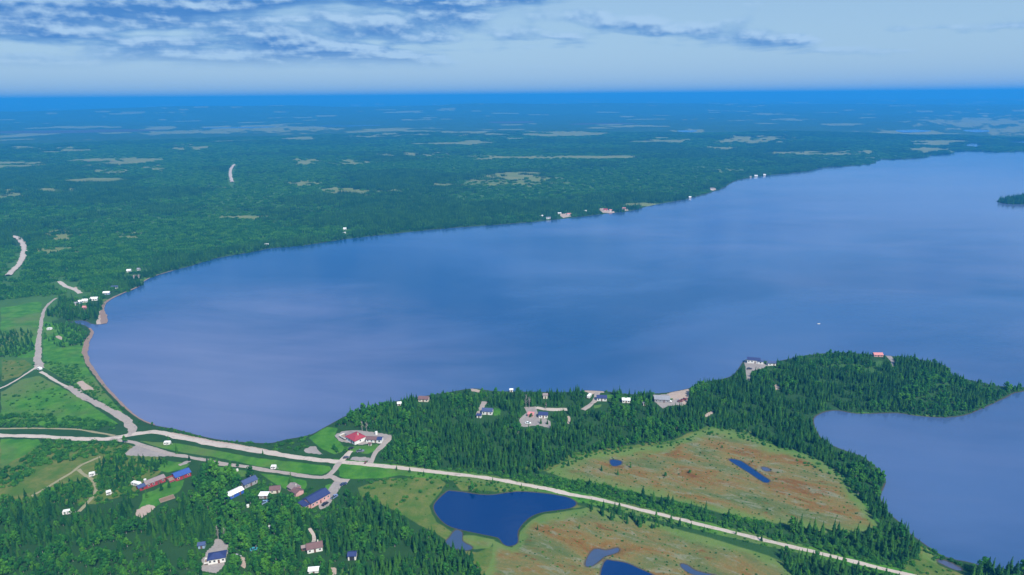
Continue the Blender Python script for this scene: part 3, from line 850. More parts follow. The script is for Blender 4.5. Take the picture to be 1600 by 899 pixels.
def instancer(name, pts, rot, scl, ids, meshes, label, cat):
    """one object whose geometry nodes set the given meshes on the given points"""
    coll = bpy.data.collections.new(name + '_kinds')
    for k, me_ in enumerate(meshes):
        coll.objects.link(bpy.data.objects.new('%s_kind_%02d' % (name, k), me_))
    me_ = bpy.data.meshes.new(name)
    me_.vertices.add(len(pts))
    me_.vertices.foreach_set('co', np.asarray(pts, float).ravel())
    for nm, typ, key, dat in (('rotz', 'FLOAT', 'value', rot), ('size', 'FLOAT_VECTOR', 'vector', scl), ('kind_id', 'INT', 'value', ids)):
        at = me_.attributes.new(nm, typ, 'POINT')
        at.data.foreach_set(key, np.asarray(dat).ravel())
    o = bpy.data.objects.new(name, me_)
    ROOT.objects.link(o)
    g = bpy.data.node_groups.new(name, 'GeometryNodeTree')
    g.interface.new_socket('Geometry', in_out='INPUT', socket_type='NodeSocketGeometry')
    g.interface.new_socket('Geometry', in_out='OUTPUT', socket_type='NodeSocketGeometry')
    nn, ll = g.nodes.new, g.links.new
    gi, go = nn('NodeGroupInput'), nn('NodeGroupOutput')
    ip = nn('GeometryNodeInstanceOnPoints')
    ci = nn('GeometryNodeCollectionInfo')
    ci.inputs[0].default_value = coll
    ci.inputs[1].default_value = True
    ci.inputs[2].default_value = True
    def na_(nm, typ):
        q = nn('GeometryNodeInputNamedAttribute')
        q.data_type = typ
        q.inputs[0].default_value = nm
        return q.outputs[0]
    cx = nn('ShaderNodeCombineXYZ')
    ll(na_('rotz', 'FLOAT'), cx.inputs[2])
    er = nn('FunctionNodeEulerToRotation')
    ll(cx.outputs[0], er.inputs[0])
    ll(gi.outputs[0], ip.inputs['Points'])
    ll(ci.outputs[0], ip.inputs['Instance'])
    ip.inputs['Pick Instance'].default_value = True
    ll(na_('kind_id', 'INT'), ip.inputs['Instance Index'])
    ll(er.outputs[0], ip.inputs['Rotation'])
    ll(na_('size', 'FLOAT_VECTOR'), ip.inputs['Scale'])
    ll(ip.outputs[0], go.inputs[0])
    md = o.modifiers.new('plants', 'NODES')
    md.node_group = g
    return tag(o, label, cat, kind='stuff')


# zones in photo coordinates: polygon, spacing (m), share of broadleaf, height factor
PEN = ([(505, 676), (525, 664), (545, 652)] + [(x + 1, y + 3) for x, y in LAKE_PX if 555 < x < 1600 and y > 540 and y < 640] + [(1600, 608), (1760, 605), (1760, 608)] +
       [(x, y - 2) for x, y in BAY_PX if 1270 < x < 1800 and y < 700] + [(1300, 700), (1345, 716), (1365, 731), (1378, 743), (1381, 756), (1373, 778), (1385, 800), (1407, 820), (1418, 832), (1400, 838), (1376, 829), (1338, 772), (1310, 738), (1270, 714), (1220, 700),
        (1170, 680), (1120, 667), (1085, 673), (1050, 688), (965, 701), (900, 712), (860, 730), (840, 742), (800, 744), (750, 737), (616, 722), (600, 714), (617, 690), (610, 678), (560, 668), (530, 666)])
ZONES = [
    ('the peninsula', PEN, 2.15, 0.18, 0.68),
    ('the wood below the village', [(-160, 800), (60, 788), (110, 808), (160, 800), (205, 790), (206, 812), (250, 802), (285, 775), (302, 770), (330, 800), (345, 835), (400, 805), (480, 800), (500, 830), (540, 800), (600, 800), (660, 828), (705, 852), (738, 872), (756, 899), (765, 1010), (-200, 1010)], 2.45, 0.5, 0.80),
    ('the shrubby edge by the big blue roofed house', [(520, 770), (560, 775), (610, 795), (640, 815), (600, 830), (540, 810), (505, 800)], 3.2, 0.6, 0.7),
    ('the roadside wood', [(860, 752), (930, 760), (1030, 783), (1130, 808), (1230, 828), (1330, 836), (1376, 830), (1418, 834), (1436, 858), (1430, 880), (1340, 872), (1250, 850), (1101, 815), (1000, 790), (900, 766)], 3.6, 0.15, 0.85),
    ('the wood at the road end', [(1215, 862), (1320, 888), (1400, 905), (1460, 930), (1460, 980), (1225, 980), (1238, 905)], 2.9, 0.2, 0.9),
    ('the point by the bay', [(1535, 893), (1560, 896), (1600, 902), (1700, 912), (1760, 930), (1760, 980), (1490, 980), (1510, 915)], 3.4, 0.1, 1.5),
    ('the clump by the lower bog', [(1010, 808), (1055, 822), (1050, 832), (1000, 822), (925, 800), (900, 792), (925, 786)], 3.6, 0.05, 0.6),
    ('the village', [(316, 735), (350, 730), (400, 742), (440, 746), (470, 756), (500, 800), (470, 850), (420, 899), (355, 899), (350, 850), (320, 830), (300, 800), (290, 770)], 4.2, 0.85, 1.2),
    ('the thicket behind the red buildings', [(150, 722), (200, 716), (262, 716), (268, 728), (235, 740), (215, 755), (205, 775), (165, 770), (150, 748)], 3.0, 0.45, 0.7),
    ('the thicket beside the overgrown track', [(66, 764), (100, 756), (145, 752), (147, 770), (118, 800), (60, 785), (-60, 800), (-60, 792), (60, 778)], 3.2, 0.5, 0.75),
    ('the lane by the village', [(300, 712), (420, 735), (400, 745), (300, 735), (290, 722)], 7.0, 0.7, 0.7),
    ('the yard beside the red roofed house', [(595, 715), (612, 695), (625, 690), (680, 715), (680, 738), (600, 726)], 3.8, 0.85, 0.85),
    ('the lake shore by the red roofed house', [(535, 668), (540, 655), (570, 642), (640, 630), (650, 660), (620, 676), (570, 668)], 3.8, 0.8, 1.0),
    ('the island', ISLAND_PX, 4.0, 0.0, 1.1),
    ('the head of the lake', [(66, 494), (75, 476), (95, 468), (160, 470), (158, 498), (110, 501)], 3.2, 0.3, 0.9),
    ('the fields at the head of the lake', [(0, 520), (50, 520), (55, 552), (20, 560), (-80, 560), (-80, 520)], 4.0, 0.3, 0.8),
    ('the stream mouth', [(68, 508), (122, 507), (138, 520), (128, 540), (90, 545), (68, 530)], 4.0, 0.6, 0.75),
]
SHRUBS = [
    ([(640, 728), (760, 738), (860, 745), (930, 755), (1030, 778), (1130, 804), (1230, 822), (1330, 833), (1400, 840), (1440, 870), (1420, 893), (1250, 852), (1100, 818), (1000, 792), (900, 768), (760, 742)], 1.9, 0.95),
    ([(300, 745), (480, 760), (490, 800), (330, 800)], 2.4, 1.0), ([(150, 715), (265, 718), (230, 750), (210, 780), (150, 790), (60, 790), (70, 765), (150, 745)], 2.2, 1.0),
    ([(-80, 648), (60, 648), (130, 655), (190, 662), (175, 673), (-80, 668)], 2.3, 1.25), ([(66, 688), (200, 692), (190, 715), (140, 714), (20, 735), (40, 712)], 2.3, 1.35), ([(-60, 735), (30, 730), (60, 735), (20, 760), (-60, 775)], 2.6, 1.4),
    ([(66, 565), (120, 570), (170, 620), (215, 655), (175, 640), (100, 600)], 3.0, 0.9), ([(0, 560), (55, 570), (20, 600), (-60, 620)], 7, 0.7), ([(0, 620), (60, 590), (140, 640), (0, 650)], 6, 0.7),
    ([(245, 664), (300, 675), (420, 690), (420, 694), (300, 681), (245, 669)], 3.0, 0.8), ([(430, 692), (480, 682), (495, 695), (465, 704), (430, 704)], 2.3, 1.1), ([(500, 698), (520, 690), (530, 700), (520, 712), (505, 708)], 2.2, 1.0),
    ([(555, 745), (640, 742), (700, 758), (690, 775), (660, 780), (620, 790), (570, 770)], 5.5, 0.8), ([(530, 727), (650, 741), (640, 760), (530, 750)], 3.0, 0.7), ([(650, 743), (760, 755), (900, 778), (895, 786), (850, 772), (720, 765), (690, 752)], 3.2, 0.75),
    ([(640, 735), (760, 747), (900, 772), (1000, 794), (1100, 818), (1250, 853), (1400, 892), (1440, 899), (1400, 905), (1250, 868), (1100, 832), (1000, 808), (900, 785), (760, 757), (640, 745)], 2.8, 0.6),
    ([(800, 735), (860, 710), (960, 700), (1050, 688), (1110, 664), (1180, 680), (1270, 712), (1320, 745), (1370, 810), (1340, 780), (1300, 745), (1180, 692), (1110, 680), (1050, 698), (930, 712), (860, 742)], 3.0, 0.8),
    ([(850, 740), (1100, 680), (1300, 740), (1370, 820), (1200, 815), (1000, 770)], 4.6, 0.36), ([(800, 860), (850, 805), (920, 795), (1230, 880), (1230, 930), (760, 930)], 4.6, 0.34),
    ([(1405, 838), (1440, 850), (1500, 876), (1560, 892), (1540, 899), (1480, 880), (1430, 862)], 2.2, 0.8), ([(1380, 850), (1450, 880), (1540, 910), (1500, 940), (1400, 905)], 4.0, 0.7),
    ([(500, 795), (560, 800), (640, 820), (560, 850), (505, 840)], 2.6, 1.2), ([(200, 690), (300, 697), (420, 722), (510, 740), (420, 732), (250, 703)], 5.0, 0.6), ([(590, 880), (700, 880), (740, 899), (740, 940), (560, 940)], 3.0, 0.8),
    ([(300, 740), (480, 752), (500, 800), (480, 899), (300, 899)], 3.6, 1.1), ([(210, 690), (262, 692), (258, 702), (225, 697)], 3.0, 1.2), ([(600, 660), (680, 650), (690, 735), (600, 724)], 3.4, 1.2), ([(1270, 655), (1300, 644), (1340, 648), (1500, 651), (1590, 616), (1480, 648), (1330, 641)], 3.0, 0.7),
]
HOUSE_SPOTS = []        # photo x, y, radius in px kept free of trees; filled below
CLEAR_PX = [np.array(p, float) for p in SAND + GRAVEL] + [np.array(GRASS[i + 1], float) for i in (0, 1, 2, 6, 7, 9, 10, 12, 13, 14, 15, 16)]
ROAD_PX = [(np.array(p, float), hw) for _, hw, p in ROADS]


def scatter(poly, sp, seed):
    """jittered grid inside a photo polygon, in metres on the land"""
    p = np.array(poly, float)
    w = ground(p[:, 0], p[:, 1])
    lo, hi = w.min(0), w.max(0)
    r_ = np.random.default_rng(seed)
    gx, gy = np.meshgrid(np.arange(lo[0], hi[0], sp), np.arange(lo[1], hi[1], sp))
    x = gx.ravel() + r_.uniform(-.5, .5, gx.size) * sp * 1.05
    y = gy.ravel() + r_.uniform(-.5, .5, gx.size) * sp * 1.05
    k = inside(x, y, w)
    return x[k], y[k]


def free(px, py, lift, road_px=3.0):
    """True where a plant whose image rises by `lift` pixels would not cover a road, yard, pool or house"""
    ok = np.ones(px.shape, bool)
    for s in ((0,) if lift <= 0 else (0, lift * .5, lift)):
        y = py - s
        for p in CLEAR_PX:
            b = (px > p[:, 0].min()) & (px < p[:, 0].max()) & (y > p[:, 1].min()) & (y < p[:, 1].max())
            if b.any():
                ok[b] &= ~inside(px[b], y[b], p)
        for p, hw in ROAD_PX:
            b = (px > p[:, 0].min() - 9) & (px < p[:, 0].max() + 9) & (y > p[:, 1].min() - 9) & (y < p[:, 1].max() + 9)
            if b.any():
                ok[b] &= segdist(px[b], y[b], p) > road_px + float(np.max(hw)) * .45
        for hx, hy, hr in HOUSE_SPOTS:
            ok &= ((px - hx) / hr) ** 2 + ((y - hy) / (hr * .62)) ** 2 > 1
    return ok


# ------------------------------------------------------------------ buildings and small things
def paint(name, col, rough=0.7, var=0.25, scale=1.2, ribs=0.0):
    m, N = mat(name)
    pos = N.n('ShaderNodeTexCoord').outputs['Object']
    n1 = N.noise(pos, scale, 5, 0.65)
    c = N.mix(n1, tuple(v * (1 - var) for v in col), tuple(min(1, v * (1 + var)) for v in col))
    c = N.mix(N.m('MULTIPLY', N.ss(N.noise(pos, 0.5, 4), 0.55, 0.75), 0.35), c, tuple(v * 0.6 + 0.02 for v in col))
    bump = N.n('ShaderNodeBump', {'Height': n1, 'Strength': 0.2, 'Distance': 0.05})
    out_bsdf(N, c, rough, 0.3, bump.outputs[0])
    return m


P = {k: paint('paint_' + k, c) for k, c in {
    'white': (0.72, 0.72, 0.70), 'cream': (0.62, 0.58, 0.5), 'red': (0.33, 0.035, 0.045), 'grey': (0.3, 0.3, 0.32), 'blue': (0.03, 0.09, 0.42), 'pink': (0.6, 0.34, 0.33), 'brown': (0.14, 0.08, 0.06), 'pale_blue': (0.28, 0.38, 0.52), 'dark': (0.03, 0.03, 0.035)}.items()}
RF = {k: paint('roof_' + k, c, 0.75, 0.3, 0.8) for k, c in {
    'red': (0.30, 0.04, 0.06), 'blue': (0.035, 0.085, 0.30), 'navy': (0.025, 0.04, 0.13), 'brown': (0.15, 0.085, 0.085), 'taupe': (0.24, 0.19, 0.19), 'white': (0.75, 0.76, 0.78), 'pink': (0.55, 0.22, 0.22), 'grey': (0.24, 0.25, 0.28), 'slate': (0.05, 0.075, 0.17)}.items()}
M_WOOD = paint('weathered_wood', (0.26, 0.2, 0.16))
M_RUBBER = paint('rubber', (0.02, 0.02, 0.02), 0.9)
M_STEEL = paint('steel', (0.45, 0.46, 0.48), 0.4)
M_SOIL = paint('garden_soil', (0.20, 0.14, 0.09))
m, N = mat('window_glass')
out_bsdf(N, (0.03, 0.04, 0.055), 0.08, 0.6)
M_GLASS = m
m, N = mat('lamp_glass')
out_bsdf(N, (0.7, 0.7, 0.66), 0.15, 0.6)
M_LAMP = m


def box_data(x0, x1, y0, y1, z0, z1):
    v = [(x0, y0, z0), (x1, y0, z0), (x1, y1, z0), (x0, y1, z0), (x0, y0, z1), (x1, y0, z1), (x1, y1, z1), (x0, y1, z1)]
    return v, [(3, 2, 1, 0), (4, 5, 6, 7), (0, 1, 5, 4), (1, 2, 6, 5), (2, 3, 7, 6), (3, 0, 4, 7)]


def box(name, b, material, parent):
    v, f = box_data(*b)
    return mesh_obj(name, v, f, material, parent)


def boxes(name, bl, material, parent):
    V, F = [], []
    for b in bl:
        v, f = box_data(*b)
        n0 = len(V)
        V += v
        F += [tuple(i + n0 for i in q) for q in f]
    return mesh_obj(name, V, F, material, parent)


def empty(name, px, py, ang=0.0, lift=0.0):
    o = bpy.data.objects.new(name, None)
    ROOT.objects.link(o)
    w = ground(px, py)
    o.location = (w[0], w[1], float(height(w[0:1], w[1:2])[0]) + lift)
    o.rotation_euler = (0, 0, math.radians(ang))
    return o


def roof_mesh(kind, w, d, z, rh, ov):
    """thick roof: gable ridge along x, hip, shed or flat"""
    a, b = w / 2 + ov, d / 2 + ov
    lo = z - 0.12
    if kind == 'gable':
        top = [(-a, -b, lo), (a, -b, lo), (a, 0, z + rh), (-a, 0, z + rh), (-a, b, lo), (a, b, lo)]
        fc = [(0, 1, 2, 3), (3, 2, 5, 4)]
    elif kind == 'hip':
        r = max(0.5, a - b)
        top = [(-a, -b, lo), (a, -b, lo), (a, b, lo), (-a, b, lo), (-r, 0, z + rh), (r, 0, z + rh)]
        fc = [(0, 1, 5, 4), (1, 2, 5), (2, 3, 4, 5), (3, 0, 4)]
    else:
        top = [(-a, -b, z + (0.05 if kind == 'flat' else 0)), (a, -b, z + (0.05 if kind == 'flat' else 0)), (a, b, z + rh), (-a, b, z + rh)]
        fc = [(0, 1, 2, 3)]
    n = len(top)
    V = [(x, y, q + 0.17) for x, y, q in top] + list(top)
    F = list(fc) + [tuple(i + n for i in reversed(q)) for q in fc]
    ec = {}
    for q in fc:
        for i in range(len(q)):
            e = (q[i], q[(i + 1) % len(q)])
            ec[e] = 1
    for (i, j) in ec:
        if (j, i) not in ec:
            F.append((j, i, i + n, j + n))
    return V, F


def shell(name, w, d, h, rh, kind, material, parent):
    """walls with gable ends under the roof"""
    a, b = w / 2, d / 2
    V = [(-a, -b, -.4), (a, -b, -.4), (a, b, -.4), (-a, b, -.4), (-a, -b, h), (a, -b, h), (a, b, h), (-a, b, h)]
    F = [(0, 1, 5, 4), (2, 3, 7, 6)]
    if kind == 'gable':
        V += [(-a, 0, h + rh * .97), (a, 0, h + rh * .97)]
        F += [(1, 2, 6, 9, 5), (3, 0, 4, 8, 7)]
    elif kind == 'shed':
        V[6], V[7] = (a, b, h + rh * .95), (-a, b, h + rh * .95)
        F += [(1, 2, 6, 5), (3, 0, 4, 7)]
    else:
        F += [(1, 2, 6, 5), (3, 0, 4, 7)]
    return mesh_obj(name, V, F, material, parent)


def openings(root, w, d, h, nwin, door_side=-1, frame=None, garage=False, ends=True):
    frame = frame or P['white']
    zc_ = h * 0.56
    wh = min(1.3, h * .42)
    def win(cx, cy, rz):
        o = box('window', (-.62, .62, -.05, .05, -wh / 2, wh / 2), frame, root)
        o.location = (cx, cy, zc_)
        o.rotation_euler = (0, 0, rz)
        p_ = box('pane', (-.5, .5, -.075, .075, -wh / 2 + .1, wh / 2 - .1), M_GLASS, o)
    for sgn in (-1, 1):
        for i in range(nwin):
            x = -w / 2 + w * (i + .5) / nwin
            if sgn == door_side and i == nwin // 2:
                continue
            win(x, sgn * (d / 2 + .02), 0)
        if ends:
            win(sgn * (w / 2 + .02), 0, math.pi / 2)
    dx_ = -w / 2 + w * (nwin // 2 + .5) / nwin if nwin else 0
    y = door_side * (d / 2 + .03)
    dw, dh = (1.3, min(2.3, h - .3)) if garage else (.5, 2.05)
    dr = box('door', (dx_ - dw, dx_ + dw, y - .06, y + .06, -.05, min(dh, h - .15)), P['dark'] if garage else P['brown'], root)
    hx = dx_ + dw * .75
    box('handle', (hx - .06, hx + .06, y + door_side * .06 - .04, y + door_side * .06 + .04, .95, 1.08), M_STEEL, dr)


def house(name, label, px, py, w, d, ang, h=2.7, kind='gable', rh=1.5, wall='white', roof='navy', nwin=3, door=-1, chimney=False, garage=False, cat='house', ov=.4, wings=(), deck=None, keep=None, ends=True, pitch_part=None):
    root = empty(name, px, py, ang)
    tag(root, label, cat)
    shell('wall', w, d, h, rh, kind, P[wall], root)
    V, F = roof_mesh(kind, w, d, h, rh, ov)
    rf = mesh_obj('roof', V, F, RF[roof], root)
    if chimney:
        box('chimney', (w * .2, w * .2 + .6, .1, .7, h + rh * .3, h + rh + .9), P['cream'], rf)
    openings(root, w, d, h, nwin, door, garage=garage, ends=ends)
    for (x, y, w2, d2, h2, k2, rh2, wl2, rf2, turn) in wings:
        g = shell('wing', w2, d2, h2, rh2, k2, P[wl2], root)
        g.location = (x, y, 0)
        g.rotation_euler = (0, 0, math.radians(turn))
        V, F = roof_mesh(k2, w2, d2, h2, rh2, .25)
        mesh_obj('wing_roof', V, F, RF[rf2], g)
        o = box('wing_window', (-.6, .6, -d2 / 2 - .06, -d2 / 2 + .03, h2 * .35, h2 * .8), M_GLASS, g)
    if deck:
        x0, x1, y0, y1, z, rail, pm = deck
        boards, n = [], max(3, int((x1 - x0) / .6))
        dk = box('deck', (x0, x1, y0, y1, z - .2, z), M_WOOD, root)
        rl = []
        for k in range(int((x1 - x0) / 1.2) + 1):
            xx = x0 + k * (x1 - x0) / max(1, int((x1 - x0) / 1.2))
            for yy in (y0, y1):
                rl.append((xx - .06, xx + .06, yy - .06, yy + .06, z, z + 1.0))
        for yy in (y0, y1):
            rl.append((x0, x1, yy - .04, yy + .04, z + .9, z + 1.05))
            rl.append((x0, x1, yy - .03, yy + .03, z + .15, z + .75))
        for xx in (x0, x1):
            rl.append((xx - .04, xx + .04, y0, y1, z + .92, z + 1.07))
            rl.append((xx - .03, xx + .03, y0, y1, z + .15, z + .75))
        boxes('railing', rl, P[pm], dk)
        for xx in (x0 + .2, x1 - .2):
            for yy in (y0 + .2, y1 - .2):
                box('post', (xx - .08, xx + .08, yy - .08, yy + .08, -.3, z - .2), M_WOOD, dk)
    sc = 2.1 * (py - 149) / (650 - 149)
    HOUSE_SPOTS.append((px, py, (keep or max(w, d) * sc * .62) * .82))
    return root


house('house', 'white house with red hip roof and railed white deck by the lake', 556, 688, 11, 9.5, -42, 3.0, 'hip', 2.6, 'white', 'red', 4, -1, True,
      wings=((-7.2, 0.8, 5, 5.5, 2.4, 'gable', 1.1, 'white', 'taupe', 0),), deck=(-12.5, -5.6, -5.6, -1.2, 1.0, 1, 'white'), keep=26)
house('garage', 'long white outbuilding with brown and blue roof beside the red roofed house', 585, 689.5, 11, 4.4, -6, 2.4, 'gable', 1.0, 'white', 'brown', 4, -1, False, cat='garage', wings=((4.4, -.3, 3.4, 4.6, 2.6, 'gable', 1.0, 'white', 'navy', 0),), keep=20)
house('shed', 'tiny white shed on the lawn below the long white outbuilding', 578.5, 696, 1.9, 1.6, -6, 1.7, 'gable', .5, 'white', 'brown', 1, -1, cat='shed', keep=6, ends=False)
house('house', 'red house with blue roof and red railed deck near the village lane', 284, 745, 9.5, 7, 46, 2.8, 'gable', 1.5, 'red', 'blue', 3, -1, False, deck=(-8.6, -4.8, -3.2, 3.2, .8, 1, 'red'), keep=24)
house('house', 'long red building with taupe roof and a lower porch at its end', 242, 756, 11.5, 5.2, 47, 3.0, 'gable', 1.2, 'red', 'taupe', 4, -1, False, wings=((-8.0, 0, 4.6, 4.6, 2.2, 'gable', .9, 'red', 'slate', 0),), keep=26)
house('house', 'grey house with slate blue roof deep among village trees', 389, 757, 9, 6, 50, 2.8, 'gable', 1.6, 'grey', 'slate', 3, -1, keep=17)
house('shed', 'blue walled shed under a long white metal roof', 366.5, 774, 10, 5, 52, 2.6, 'gable', 1.0, 'blue', 'white', 2, -1, cat='shed', keep=18)
house('shed', 'low shed with flat white roof in the village trees', 413, 777, 5, 3.6, 0, 2.2, 'flat', .25, 'grey', 'white', 2, -1, cat='shed', keep=13)
house('house', 'small cottage with taupe brown roof between the flat shed and brown pair', 430.5, 768, 6, 5, 10, 2.5, 'gable', 1.2, 'cream', 'brown', 2, -1, keep=15)
house('house', 'brown roofed cottage with a second darker roof stepping down in front', 460, 766, 6.5, 5.5, -40, 2.6, 'gable', 1.3, 'pink', 'taupe', 2, -1, True, wings=((5.2, -1.2, 5.5, 5.5, 2.4, 'gable', 1.2, 'pink', 'brown', 0),), keep=21)
house('house', 'large house with dark blue roof and pinkish wall beside the parking strip', 495, 783, 14, 8, 53, 3.4, 'gable', 2.0, 'pink', 'navy', 5, -1, wings=((-8.6, 0.4, 4.6, 6, 2.5, 'shed', .8, 'pink', 'navy', 0),), keep=29)
house('house', 'white house with navy roof on the gravel lot at the bottom', 340, 875, 8.6, 6, 16, 2.9, 'hip', 1.6, 'white', 'navy', 4, -1, deck=(-6.2, -4.0, -3, 1, .8, 1, 'white'), keep=26)
house('shed', 'small shed with blue roof beside the bottom gravel lot', 316, 855, 3.4, 3, 10, 2.2, 'gable', .9, 'pale_blue', 'slate', 1, -1, cat='shed', keep=10)
house('house', 'white cottage with brown roof at the end of the thin wood path', 492, 858.5, 8, 5.6, 18, 2.6, 'gable', 1.7, 'white', 'brown', 3, -1, True, wings=((-5.6, 1.6, 2.6, 2.4, 2, 'gable', .8, 'brown', 'taupe', 0),), keep=23)
house('garage', 'small white garage with a black door and dark roof in the woods', 551, 872, 4.2, 4, 4, 2.7, 'gable', 1.0, 'white', 'navy', 1, -1, garage=True, cat='garage', keep=13, ends=False)
house('shed', 'white tent-like shelter under trees at the bottom edge', 491, 893, 5, 3, 6, 1.6, 'gable', 1.1, 'white', 'white', 1, -1, cat='shed', keep=11, ends=False)
# peninsula
house('house', 'white cabin with slate blue roof beside a yellow green lawn on the peninsula', 762, 646, 8, 5.4, -8, 2.9, 'gable', 1.6, 'white', 'slate', 3, -1, keep=21)
house('shed', 'little white shed with dark roof beside the slate roofed peninsula cabin', 749, 652, 3.4, 3, -12, 2.2, 'gable', .8, 'white', 'navy', 1, -1, cat='shed', keep=9)
house('house', 'white cabin with navy roof on the pale gravel lot of the peninsula', 849, 651.5, 6.8, 4.8, -6, 2.7, 'gable', 1.5, 'white', 'navy', 3, -1, keep=19)
house('shed', 'low shed with pink roof on the peninsula gravel lot', 829.5, 650, 4.4, 3.4, -14, 1.9, 'shed', .5, 'pink', 'pink', 1, -1, cat='shed', keep=9)
house('house', 'white house with dark roof at the head of the small beach', 940, 625, 7.8, 5, -5, 2.7, 'gable', 1.5, 'white', 'navy', 3, -1, keep=20)
house('house', 'cabin with white wall half hidden by trees between the two beaches', 978, 628, 6, 4.4, -5, 2.4, 'gable', 1.1, 'white', 'white', 3, -1, keep=12)
house('shed', 'tiny pale shed among trees east of the half hidden cabin', 1007, 633, 2.6, 2.4, 0, 2.0, 'gable', .7, 'white', 'grey', 1, -1, cat='shed', keep=7)
house('house', 'wide grey roofed house on the eastern gravel beach lot', 1034, 626, 12, 7.5, -8, 2.6, 'gable', 1.8, 'grey', 'grey', 4, -1, keep=20)
house('house', 'white cottage with red brown roof in the north shore trees', 662.5, 626, 8, 5, -6, 2.5, 'gable', 1.5, 'cream', 'brown', 3, -1, keep=13)
house('shed', 'small white shed in broadleaf trees on the lake shore', 624, 633, 2.8, 2.4, 10, 2.0, 'gable', .9, 'white', 'white', 1, -1, cat='shed', keep=8)
house('shed', 'white hut glimpsed at the treetops on the north shore', 799, 611, 2.4, 2.2, 0, 2.2, 'gable', .7, 'white', 'white', 1, -1, cat='shed', keep=8)
house('shed', 'beige hut in the trees above the peninsula lane', 852, 622, 3.6, 3.4, 0, 3.0, 'gable', 1.2, 'cream', 'taupe', 1, -1, cat='shed', keep=9)
house('house', 'white house with navy roof and long white wall on the peninsula knoll', 1177, 566, 11, 5.5, -16, 3.2, 'gable', 1.6, 'white', 'navy', 4, -1, wings=((6.0, -1, 5, 4.5, 2.5, 'gable', 1, 'white', 'slate', 0),), keep=27)
house('garage', 'white double garage beside the knoll house', 1205, 570, 7, 4.5, -4, 2.5, 'gable', 1.2, 'white', 'slate', 2, -1, cat='garage', keep=11)
house('house', 'long low cabin with a faded red roof on the wooded point', 1371, 556, 8, 4.6, -3, 2.0, 'gable', 1.4, 'pink', 'pink', 3, -1, keep=13)
# head of the lake
for (lab, x, y, w, d, a, wl, rf) in [
        ('round fronted white cottage on the lawn at the far beach bend', 214, 434, 9.5, 7.5, 12, 'white', 'taupe'), ('white cottage behind the beach bend, back in the trees', 202, 425, 6.5, 5, 8, 'white', 'white'), ('tiny white cottage farthest back along the beach bend', 217, 423, 4.5, 4, 8, 'white', 'grey'),
        ('white twin gabled cottage above the middle beach lawn', 180, 451, 10, 6, 10, 'white', 'slate'), ('low white cottage with pale roof behind dark shrubs', 167, 460, 9, 5, 12, 'pale_blue', 'white'), ('tall white house with white gable at the beach end', 148, 469, 10, 7, 8, 'white', 'white'),
        ('white roofed cabin heading the cluster west of the gabled house', 134, 472, 8, 5, 10, 'white', 'white'), ('pale cabin in the middle of the white cluster', 125, 474, 5.5, 4.5, 30, 'pale_blue', 'white'), ('westernmost white cabin of the cluster by the lake head', 118, 477, 6, 4.5, 20, 'white', 'grey'),
        ('low brown hut below the white cluster', 134, 483, 7, 3.5, 0, 'brown', 'pink')]:
    house('cottage', lab, x, y, w * .8, d * .8, a, 2.4, 'gable', 1.5, wl, rf, 3 if w > 6 else 2, -1, cat='cottage', keep=max(4.5, w * .75))
# far shore
for (lab, x, y, w, d, a, wl, rf) in [
        ('white cabin farthest west in the far shore row', 846, 339, 8, 6, 5, 'white', 'white'), ('long white cabin on the far shore near the water', 857, 342, 13, 6, 8, 'white', 'grey'), ('cream cabin on the far shore lawn', 874, 335, 9, 6, 10, 'cream', 'white'), ('white cabin beside the far shore sand patch', 889, 336, 11, 7, 10, 'white', 'pink'),
        ('lone white cabin between far shore lawn and pink lot', 914, 331.5, 8, 6, 5, 'white', 'white'), ('red roofed house on the pink far shore lot', 946, 329, 12, 8, 0, 'pink', 'red'), ('white cabin beside the red roofed far shore house', 954, 330, 8, 6, 10, 'white', 'pink'), ('pink cabin east of the pink far shore lot', 975, 327, 9, 7, 0, 'pink', 'pink'),
        ('white cabin on the small far shore point', 1112, 296, 11, 8, 0, 'white', 'taupe'), ('tiny white cabin before the small far shore point', 1078, 309, 7, 6, 0, 'white', 'white'), ('pale cabin row end on the distant shore', 1181, 275.5, 12, 8, 0, 'white', 'white'), ('pale cabin beside the distant shore row end', 1172, 277, 9, 8, 0, 'white', 'grey'), ('pale cabin east end of the distant shore row', 1194, 274, 10, 8, 0, 'white', 'white'),
        ('upper white cabin of two stacked up the far bank', 539, 359, 7, 6, 5, 'white', 'white'), ('lower white cabin of two stacked up the far bank', 538, 366, 7, 6, 5, 'white', 'white'), ('small white cabin at the waterline of the near far bank', 417, 384, 8, 5, 10, 'cream', 'white')]:
    house('cabin', lab, x, y, w * .72, d * .72, a, 2.3, 'gable', 1.4, wl, rf, 2, -1, cat='cabin', keep=max(3.5, w * .42))


def cyl(name, c, r, depth, axis, material, parent, n=14):
    V, F = [], []
    for s in (-.5, .5):
        for k in range(n):
            a = k * 2 * math.pi / n
            u, v = math.cos(a) * r, math.sin(a) * r
            V.append((c[0] + u, c[1] + s * depth, c[2] + v) if axis == 'y' else (c[0] + u, c[1] + v, c[2] + s * depth))
    F = [(k, (k + 1) % n, n + (k + 1) % n, n + k) for k in range(n)] + [tuple(range(n))[::-1], tuple(range(n, 2 * n))]
    return mesh_obj(name, V, F, material, parent)


def extrude(name, prof, y0, y1, material, parent, inset=0.0, top=None):
    """side profile (x, z) swept across y; points above `top` are drawn in by `inset`"""
    n = len(prof)
    V = []
    for s, y in ((-1, y0), (1, y1)):
        for x, z in prof:
            k = inset if (top is not None and z > top) else 0
            V.append((x, y - s * k, z))
    F = [(k, (k + 1) % n, n + (k + 1) % n, n + k) for k in range(n)] + [tuple(range(n))[::-1], tuple(range(n, 2 * n))]
    return mesh_obj(name, V, F, material, parent)


